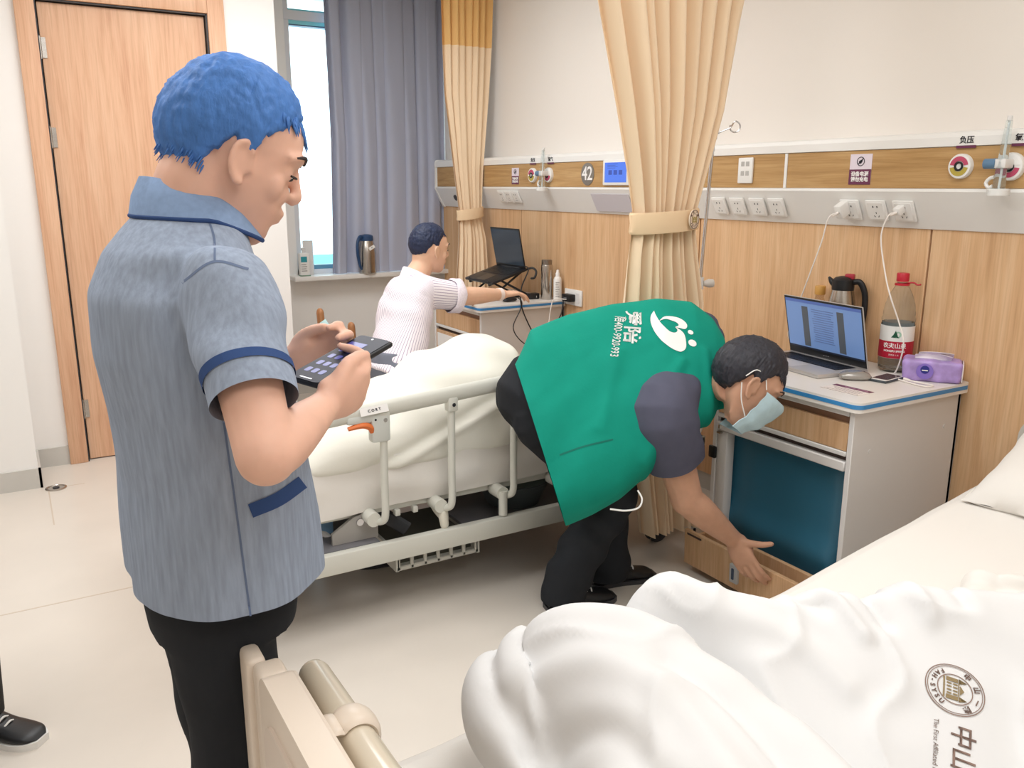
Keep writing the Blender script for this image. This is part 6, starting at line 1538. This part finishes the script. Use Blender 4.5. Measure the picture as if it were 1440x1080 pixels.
# small bottle with amber cap behind the screen
t = thing('glass_bottle', 'small clear bottle with amber cap half hidden behind the laptop', 'bottle', (2.885, 2.375, ZT))
Mb = Matrix.Translation((2.885, 2.375, ZT)) @ Matrix.Scale(1.15, 4)
obj('body', lathe(BM(), [(0.026, 0), (0.028, 0.004), (0.028, 0.15), (0.020, 0.19), (0.015, 0.205), (0.015, 0.225)], 24, Mb), mat('tinted_glass', '#efe0c8', 0.05, trans=0.92, ior=1.1), t)
obj('cap', lathe(BM(), [(0.0185, 0.215), (0.019, 0.219), (0.019, 0.243), (0.017, 0.246)], 24, Mb), mat('amber_cap', '#cd9a4e', 0.4), t)
# tissue packet
def tissue():
    cx, cy = 2.84, 1.815
    t = thing('tissue_packet', 'purple and white soft tissue packet at the back corner of the near cabinet', 'tissue packet', (cx, cy, ZT))
    M = Matrix.Translation((cx, cy, ZT)) @ Matrix.Rotation(math.radians(-58), 4, 'Z') @ Matrix.Scale(1.08, 4)
    b_ = BM(); bx(b_, (-0.090, -0.050, 0), (0.090, 0.050, 0.072), 0.014, 4); bmesh.ops.subdivide_edges(b_, edges=[e for e in b_.edges if e.calc_length() > 0.03], cuts=5, use_grid_fill=True)
    displace(b_, lambda c, n: 0.005*nz(c.x*26, c.y*26, c.z*26)+0.003*nz(c.x*60, c.y*60, c.z*40))
    for v in b_.verts: v.co.z = max(0.0, v.co.z)
    b_.transform(M); obj('wrapper', b_, mat('purple_wrapper', '#b49ad8', 0.3, var=0.28, vscale=16), t, ang=60)
    obj('end_panel', bx(BM(), (0.0895, -0.044, 0.006), (0.0935, 0.044, 0.066), 0.004, 2, M), mat('wrapper_white', '#eee6e6', 0.35), t)
    F = M @ Matrix(((1, 0, 0, -0.02), (0, 0, -1, -0.0545), (0, 1, 0, 0.036), (0, 0, 0, 1)))
    q = lathe(BM(), [(0.026, -0.002), (0.026, 0.001)], 32, F); e_ = obj('round_mark', q, mat('violet_mark', '#8a72c8', 0.35), t)
    obj('badge', lathe(BM(), [(0.0135, 0.0), (0.0135, 0.002)], 28, F @ Matrix.Translation((0, 0.006, 0))), mat('deep_blue_mark', '#2d2f86', 0.35), e_)
    obj('badge_bar', bx(BM(), (-0.009, -0.002, 0.0015), (0.009, 0.0015, 0.0026), 0, 1, F @ Matrix.Translation((0, 0.004, 0))), M_wprint, e_)
    b_ = BM()
    for k, (x0, x1, y0, hgt, tw) in enumerate(((-0.055, 0.055, -0.012, 0.020, 0.010), (-0.045, 0.06, 0.010, 0.028, -0.012))):
        grid(b_, lambda u, v: M @ Vector((x0+(x1-x0)*u+0.01*v*math.sin(3*u), y0+tw*v+0.012*math.sin(5*u+k*2)*v-0.02*v*v, 0.070+hgt*v*(0.6+0.5*math.sin(2.2*u+0.4)))), 16, 6)
    solid(b_, 0.0012); obj('tissue', b_, mat('tissue_white', '#f6f0f2', 0.9), t)
tissue()
# phone on charge, mouse, leaflet
t = thing('mobile_phone', 'white framed phone in a dark case charging beside the tissue packet', 'phone', (2.70, 1.90, ZT))
M = Matrix.Translation((2.70, 1.895, ZT+0.004)) @ Matrix.Rotation(math.radians(8), 4, 'Z')
obj('case', bx(BM(), (-0.072, -0.036, 0.0), (0.072, 0.036, 0.009), 0.006, 3, M @ Matrix.Translation((0, 0, -0.004))), mat('case_dark', '#3f464c', 0.4), t)
obj('face', prism(BM(), rrect(-0.068, -0.033, 0.068, 0.033, 0.008), 0.0048, 0.0062, M), M_white, t)
obj('screen', prism(BM(), rrect(-0.053, -0.029, 0.053, 0.029, 0.002), 0.006, 0.0066, M), mat('screen_dim_plum', '#5c4950', 0.12), t)
t = thing('computer_mouse', 'flat grey computer mouse in front of the charging phone', 'mouse', (2.60, 1.95, ZT))
M = Matrix.Translation((2.60, 1.955, ZT)) @ Matrix.Rotation(math.radians(-38), 4, 'Z')
b_ = BM(); sec = []
for i in range(15):
    u = -1+2*i/14; e = math.sqrt(max(0.003, 1-abs(u)**2.6)); sec.append([(u*0.056, math.copysign(abs(math.cos(a))**0.7, math.cos(a))*0.031*(0.5+0.5*e), max(0.0, 0.012+(0.021 if math.sin(a) > 0 else 0.012)*math.copysign(abs(math.sin(a))**0.9, math.sin(a))*e)) for a in [2*PI*k/24 for k in range(24)]])
loft(b_, sec); b_.transform(M); obj('shell', b_, mat('mouse_grey', '#a9a6a2', 0.25, metal=0.5), t, ang=70)
obj('wheel', tube(BM(), [M @ Vector((0.03, -0.004, 0.026)), M @ Vector((0.03, 0.004, 0.026))], 0.006, 12), M_dark, t)
t = thing('leaflet', 'white and plum leaflet lying on the front edge of the near cabinet', 'leaflet', (2.44, 1.87, ZT))
M = Matrix.Translation((2.44, 1.862, ZT)) @ Matrix.Rotation(math.radians(92), 4, 'Z')
obj('card', bx(BM(), (-0.075, -0.045, 0.0), (0.075, 0.045, 0.0012), 0, 1, M), mat('card_white', '#ede4de', 0.5), t)
obj('header', bx(BM(), (-0.075, -0.045, 0.001), (0.075, -0.020, 0.0016), 0, 1, M), M_plum, t)
b_ = BM()
for i in range(4): bx(b_, (-0.065, -0.008+i*0.012, 0.001), (0.06-0.012*(i % 3), -0.006+i*0.012, 0.0015), 0, 1, M)
bx(b_, (-0.075, 0.0435, 0.001), (0.075, 0.045, 0.0016), 0, 1, M); obj('text_lines', b_, mat('leaflet_lines', '#6b4a52', 0.5), t)
b_ = BM()
for i in range(2): bx(b_, (-0.06+0.05*i, -0.036, 0.0014), (-0.02+0.05*i, -0.029, 0.002), 0, 1, M)
obj('header_lines', b_, mat('header_pale', '#a87f93', 0.5), t)
# chargers in the wall unit and their cables
M_cable = mat('white_cable', '#f2ece6', 0.4)
def charger(y, lab, L, w, hgt, group):
    F = slope_frame(y, 0.062, 0.0); t = thing('phone_charger', lab, 'charger', tuple(F.translation), 0, group)
    obj('plug_body', bx(BM(), (-w/2, -hgt/2, 0.0105), (w/2, hgt/2, L), 0.005, 2, F), M_white, t)
    obj('port', bx(BM(), (-0.006, -0.004, L-0.001), (0.006, 0.004, L+0.001), 0.001, 1, F), mat('port_grey', '#b9b7b4', 0.5), t)
    return F, t
F1, t1 = charger(2.268, 'large white charger plugged into the left socket above the laptop', 0.060, 0.034, 0.055, 'chargers in the wall sockets')
F2, t2 = charger(2.022, 'small white charger plugged into the right socket above the water bottle', 0.045, 0.030, 0.030, 'chargers in the wall sockets')
def cable(pts, r, m, lab, plug=True, name='charging_cable', sm=8, grp=None):
    t = thing(name, lab, 'cable', tuple(pts[-1]), 0, grp)
    obj('wire', tube(BM(), pts, r, 8, sm=sm), m, t)
    if plug:
        a, b = Vector(pts[0]), Vector(pts[1]); obj('connector', tube(BM(), [a, a+(b-a).normalized()*0.028], [0.0055, 0.004], 10), m, t)
        a, b = Vector(pts[-1]), Vector(pts[-2]); obj('connector', tube(BM(), [a, a+(b-a).normalized()*0.025], [0.0055, 0.004], 10), m, t)
    return t
e1_ = F1 @ Vector((0, 0, 0.060)); e2_ = F2 @ Vector((0, 0, 0.045))
cable([e1_, e1_+Vector((-0.035, 0.015, -0.02)), (2.79, 2.31, 1.30), (2.80, 2.37, 1.15), (2.81, 2.43, 1.0), (2.80, 2.45, 0.90), (2.84, 2.42, 0.842), (2.86, 2.33, 0.838)], 0.0026, M_cable, 'white cable falling from the left charger behind the laptop')
cable([e2_, e2_+Vector((-0.03, 0.01, -0.012)), (2.80, 2.05, 1.33), (2.79, 2.01, 1.20), (2.765, 1.96, 1.12), (2.785, 1.93, 1.03), (2.775, 1.895, 0.96), (2.785, 1.91, 0.88), (2.78, 1.925, 0.836), (2.74, 1.93, 0.835), (2.70, 1.76, 0.835), (2.74, 1.74, 0.835), (2.73, 1.81, 0.837), (2.735, 1.85, 0.838)], 0.0028, M_cable, 'white cable running from the right charger past the bottle to the phone')

# ---------------------------------------------------------------- things on the far cabinet
t = thing('laptop_stand', 'black folding laptop stand on the far cabinet', 'laptop stand', (2.62, 4.68, ZT))
def bar(b_, p, q, r=0.008, f=1.0): tube(b_, [p, q], r, 8, flat=f, round_ends=True)
LB = Vector((2.66, 4.66, 0.93))
LT_M = Matrix.Translation((2.745, 4.665, 1.0)) @ Matrix.Rotation(math.radians(90), 4, 'Z') @ Matrix.Rotation(math.radians(-17), 4, 'X')
M_stand = mat('stand_black', '#26272a', 0.4)
for s_ in (-0.125, 0.125):
    a0 = LT_M @ Vector((s_, -0.03, -0.006)); a1 = LT_M @ Vector((s_, 0.245, -0.006)); 
    b_ = BM(); bar(b_, a0, a1, 0.008); up_ = (LT_M.to_3x3() @ Vector((0, 0, 1))); bar(b_, a1, a1+up_*0.02, 0.007); obj('support_arm', b_, M_stand, t)
    b_ = BM(); bar(b_, a0.lerp(a1, 0.12), Vector((2.52, a0.y, ZT+0.010)), 0.007); obj('leg', b_, M_stand, t)
    b_ = BM(); bar(b_, a0.lerp(a1, 0.70), Vector((2.80, a0.y, ZT+0.010)), 0.007); obj('leg', b_, M_stand, t)
    b_ = BM(); bar(b_, Vector((2.50, a0.y, ZT+0.010)), Vector((2.82, a0.y, ZT+0.010)), 0.008); obj('foot', b_, M_stand, t)
b_ = BM(); bar(b_, Vector((2.66, 4.665-0.125, ZT+0.010)), Vector((2.66, 4.665+0.125, ZT+0.010)), 0.008); obj('cross_bar', b_, M_stand, t)
q_ = LT_M @ Vector((-0.125, -0.03, -0.006)); b_ = tube(BM(), [q_, q_+Vector((0.03, -0.03, 0.012)), q_+Vector((0.045, -0.05, -0.01)), q_+Vector((0.03, -0.055, -0.045)), q_+Vector((0.01, -0.05, -0.05))], 0.007, 8, sm=4, round_ends=True); obj('hook', b_, M_stand, t)
laptop('laptop', 'black laptop raised on a folding stand in front of the seated person', 2.745, 4.665, math.radians(90), math.radians(6), 1.0, M_black, scr_off, W=0.36, D=0.25, base_tilt=math.radians(-17))
# steel flask and white spray bottle
t = thing('steel_flask', 'tall brushed steel flask standing at the near edge of the far cabinet', 'flask', (2.84, 4.40, ZT))
Mb = Matrix.Translation((2.84, 4.40, ZT)) @ Matrix.Scale(1.08, 4)
obj('body', lathe(BM(), [(0.031, 0), (0.033, 0.003), (0.033, 0.19), (0.031, 0.197)], 32, Mb), M_steel, t)
obj('cap', lathe(BM(), [(0.0305, 0.197), (0.030, 0.202), (0.030, 0.222), (0.027, 0.225)], 32, Mb), mat('dark_steel', '#8f8982', 0.3, metal=1), t)
t = thing('spray_bottle', 'slim white bottle with a pump top beside the steel flask', 'bottle', (2.885, 4.345, ZT))
Mb = Matrix.Translation((2.885, 4.345, ZT)) @ Matrix.Scale(1.08, 4)
b1 = obj('body', lathe(BM(), [(0.022, 0), (0.0235, 0.004), (0.0235, 0.115), (0.018, 0.128), (0.011, 0.133)], 26, Mb), M_white, t)
obj('cap', lathe(BM(), [(0.012, 0.131), (0.0125, 0.150), (0.009, 0.155), (0.008, 0.168), (0.004, 0.170)], 20, Mb), M_wprint, t)
b_ = BM()
for i in range(7): bx(b_, (-0.012, -0.0008, 0.02+i*0.013), (0.010-0.003*(i % 3), 0.0006, 0.024+i*0.013), 0, 1, Mb @ Matrix.Rotation(math.radians(-32), 4, 'Z') @ Matrix.Translation((0, -0.0236, 0)))
obj('print_lines', b_, mat('print_grey', '#a9a7a5', 0.5), b1)
# mouse and adapter
t = thing('computer_mouse', 'dark computer mouse under the hand of the seated person', 'mouse', (2.60, 4.41, ZT))
M = Matrix.Translation((2.585, 4.42, ZT)) @ Matrix.Rotation(math.radians(10), 4, 'Z')
b_ = BM(); sec = []
for i in range(13):
    u = -1+2*i/12; e = math.sqrt(max(0.003, 1-abs(u)**2.6)); sec.append([(u*0.05, math.cos(a)*0.028*(0.5+0.5*e), max(0.0, 0.010+(0.018 if math.sin(a) > 0 else 0.010)*math.sin(a)*e)) for a in [2*PI*k/20 for k in range(20)]])
loft(b_, sec); b_.transform(M); obj('shell', b_, M_black, t, ang=70)
obj('wheel', tube(BM(), [M @ Vector((0.025, -0.004, 0.023)), M @ Vector((0.025, 0.004, 0.023))], 0.005, 12), M_dark, t)
t = thing('power_brick', 'small black power brick beside the flask on the far cabinet', 'adapter', (2.77, 4.45, ZT))
obj('brick', bx(BM(), (2.74, 4.43, ZT), (2.81, 4.475, ZT+0.036), 0.006, 2), M_black, t); obj('plug_pins', bx(BM(), (2.78, 4.425, ZT+0.010), (2.786, 4.432, ZT+0.022)), M_chrome, t)
# outlet plate on the wall beside the far cabinet, with a black plug
F = frame((2.9295, 4.21, 0.855), (0, -1, 0), (0, 0, 1))
t = thing('wall_outlet', 'white double outlet plate on the wood panel beside the far cabinet', 'outlet', (2.93, 4.21, 0.855))
obj('plate', bx(BM(), (-0.105, -0.048, 0), (0.075, 0.048, 0.012), 0.004, 2, F), M_white, t)
obj('rocker', bx(BM(), (0.02, -0.03, 0.011), (0.055, 0.03, 0.014), 0.002, 1, F), M_alu, t)
t = thing('black_plug', 'black plug in the wall outlet beside the far cabinet', 'plug', (2.91, 4.235, 0.86))
obj('plug_body', bx(BM(), (-0.075, -0.024, 0.0122), (0.012, 0.020, 0.055), 0.004, 2, F), M_black, t); obj('mark', bx(BM(), (-0.045, -0.003, 0.0548), (-0.02, 0.001, 0.0556), 0, 1, F), mat('mark_grey', '#8c8c90', 0.3), t)
M_kc = mat('black_cable', '#25262a', 0.45)
cable([(2.74, 4.55, 1.03), (2.72, 4.42, 1.02), (2.60, 4.30, 0.93), (2.585, 4.285, 0.84), (2.62, 4.282, 0.74), (2.68, 4.27, 0.64), (2.76, 4.255, 0.64), (2.84, 4.24, 0.75), (2.865, 4.25, 0.84), (2.872, 4.26, 0.857)], 0.004, M_kc, 'black cable looping from the raised laptop to the wall plug', name='power_cable')
cable([(2.66, 4.44, 0.845), (2.60, 4.30, 0.842), (2.585, 4.287, 0.80), (2.53, 4.280, 0.70), (2.57, 4.275, 0.62), (2.66, 4.27, 0.56), (2.75, 4.27, 0.54)], 0.0032, M_kc, 'thin black cable hanging in a loop down the side of the far cabinet', name='power_cable', plug=False)
cable([(2.92, 4.215, 0.835), (2.88, 4.23, 0.845), (2.82, 4.28, 0.842), (2.80, 4.285, 0.80), (2.78, 4.28, 0.70), (2.75, 4.275, 0.60), (2.74, 4.27, 0.50)], 0.0032, M_cable, 'white cable hanging from the wall outlet beside the far cabinet', plug=False)
# ---------------------------------------------------------------- window sill
jug('vacuum_jug', 'tall steel vacuum jug with navy lid and handle on the window sill', 2.28, 5.985, 0.8822, 0.285, 0.066, math.radians(30), M_steel, mat('navy_plastic', '#2b4a72', 0.35))
_j = bpy.data.objects['vacuum_jug.001']
Mj = Matrix.Translation((2.28, 5.985, 0.8822)) @ Matrix.Rotation(math.radians(-92), 4, 'Z') @ Matrix.Translation((0.0625, 0.018, 0.19)) @ Matrix.Rotation(0.5, 4, 'X')
_s = obj('sticker', bx(BM(), (0, -0.024, -0.012), (0.004, 0.024, 0.012), 0.001, 1, Mj), M_wprint, _j)
obj('lettering', text_bm('42', 0.015, Mj @ frame((0.0044, 0, 0), (0, 1, 0), (0, 0, 1)), 0.0003), M_kprint, _s)
t = thing('disinfectant_bottle', 'white bottle with a teal label at the left end of the window sill', 'bottle', (1.81, 6.03, 0.8822))
Mb = Matrix.Translation((1.815, 6.02, 0.8822))
b1 = obj('body', bx(BM(), (-0.036, -0.028, 0), (0.036, 0.028, 0.165), 0.012, 3, Mb), M_white, t)
obj('neck', lathe(BM(), [(0.014, 0.163), (0.014, 0.18), (0.016, 0.182), (0.016, 0.20), (0.008, 0.203)], 18, Mb), M_alu, t)
obj('label', bx(BM(), (-0.030, -0.0295, 0.10), (0.014, -0.027, 0.14), 0, 1, Mb), mat('teal_label', '#2f97a5', 0.5), b1)
b_ = BM()
for i in range(4): bx(b_, (-0.028, -0.0295, 0.035+i*0.015), (0.012-0.006*(i % 2), -0.027, 0.041+i*0.015), 0, 1, Mb)
obj('print_lines', b_, mat('print_grey', '#a9a7a5', 0.5), b1)
obj('base_ring', bx(BM(), (-0.038, -0.030, 0), (0.038, 0.030, 0.008), 0.010, 2, Mb), mat('dull_green', '#7f9d86', 0.5), t)
t = thing('carton', 'tall plain white carton behind the bottle on the window sill', 'carton', (1.875, 6.05, 0.8822))
Mb = Matrix.Translation((1.87, 6.09, 0.8822)) @ Matrix.Rotation(math.radians(-25), 4, 'Z')
obj('box', bx(BM(), (-0.035, -0.022, 0), (0.035, 0.022, 0.245), 0.003, 1, Mb), mat('carton_white', '#e6e4e2', 0.6), t); obj('flap', bx(BM(), (-0.033, -0.0225, 0.242), (0.033, 0.0225, 0.246), 0, 1, Mb), mat('carton_grey', '#c8c6c4', 0.6), t)
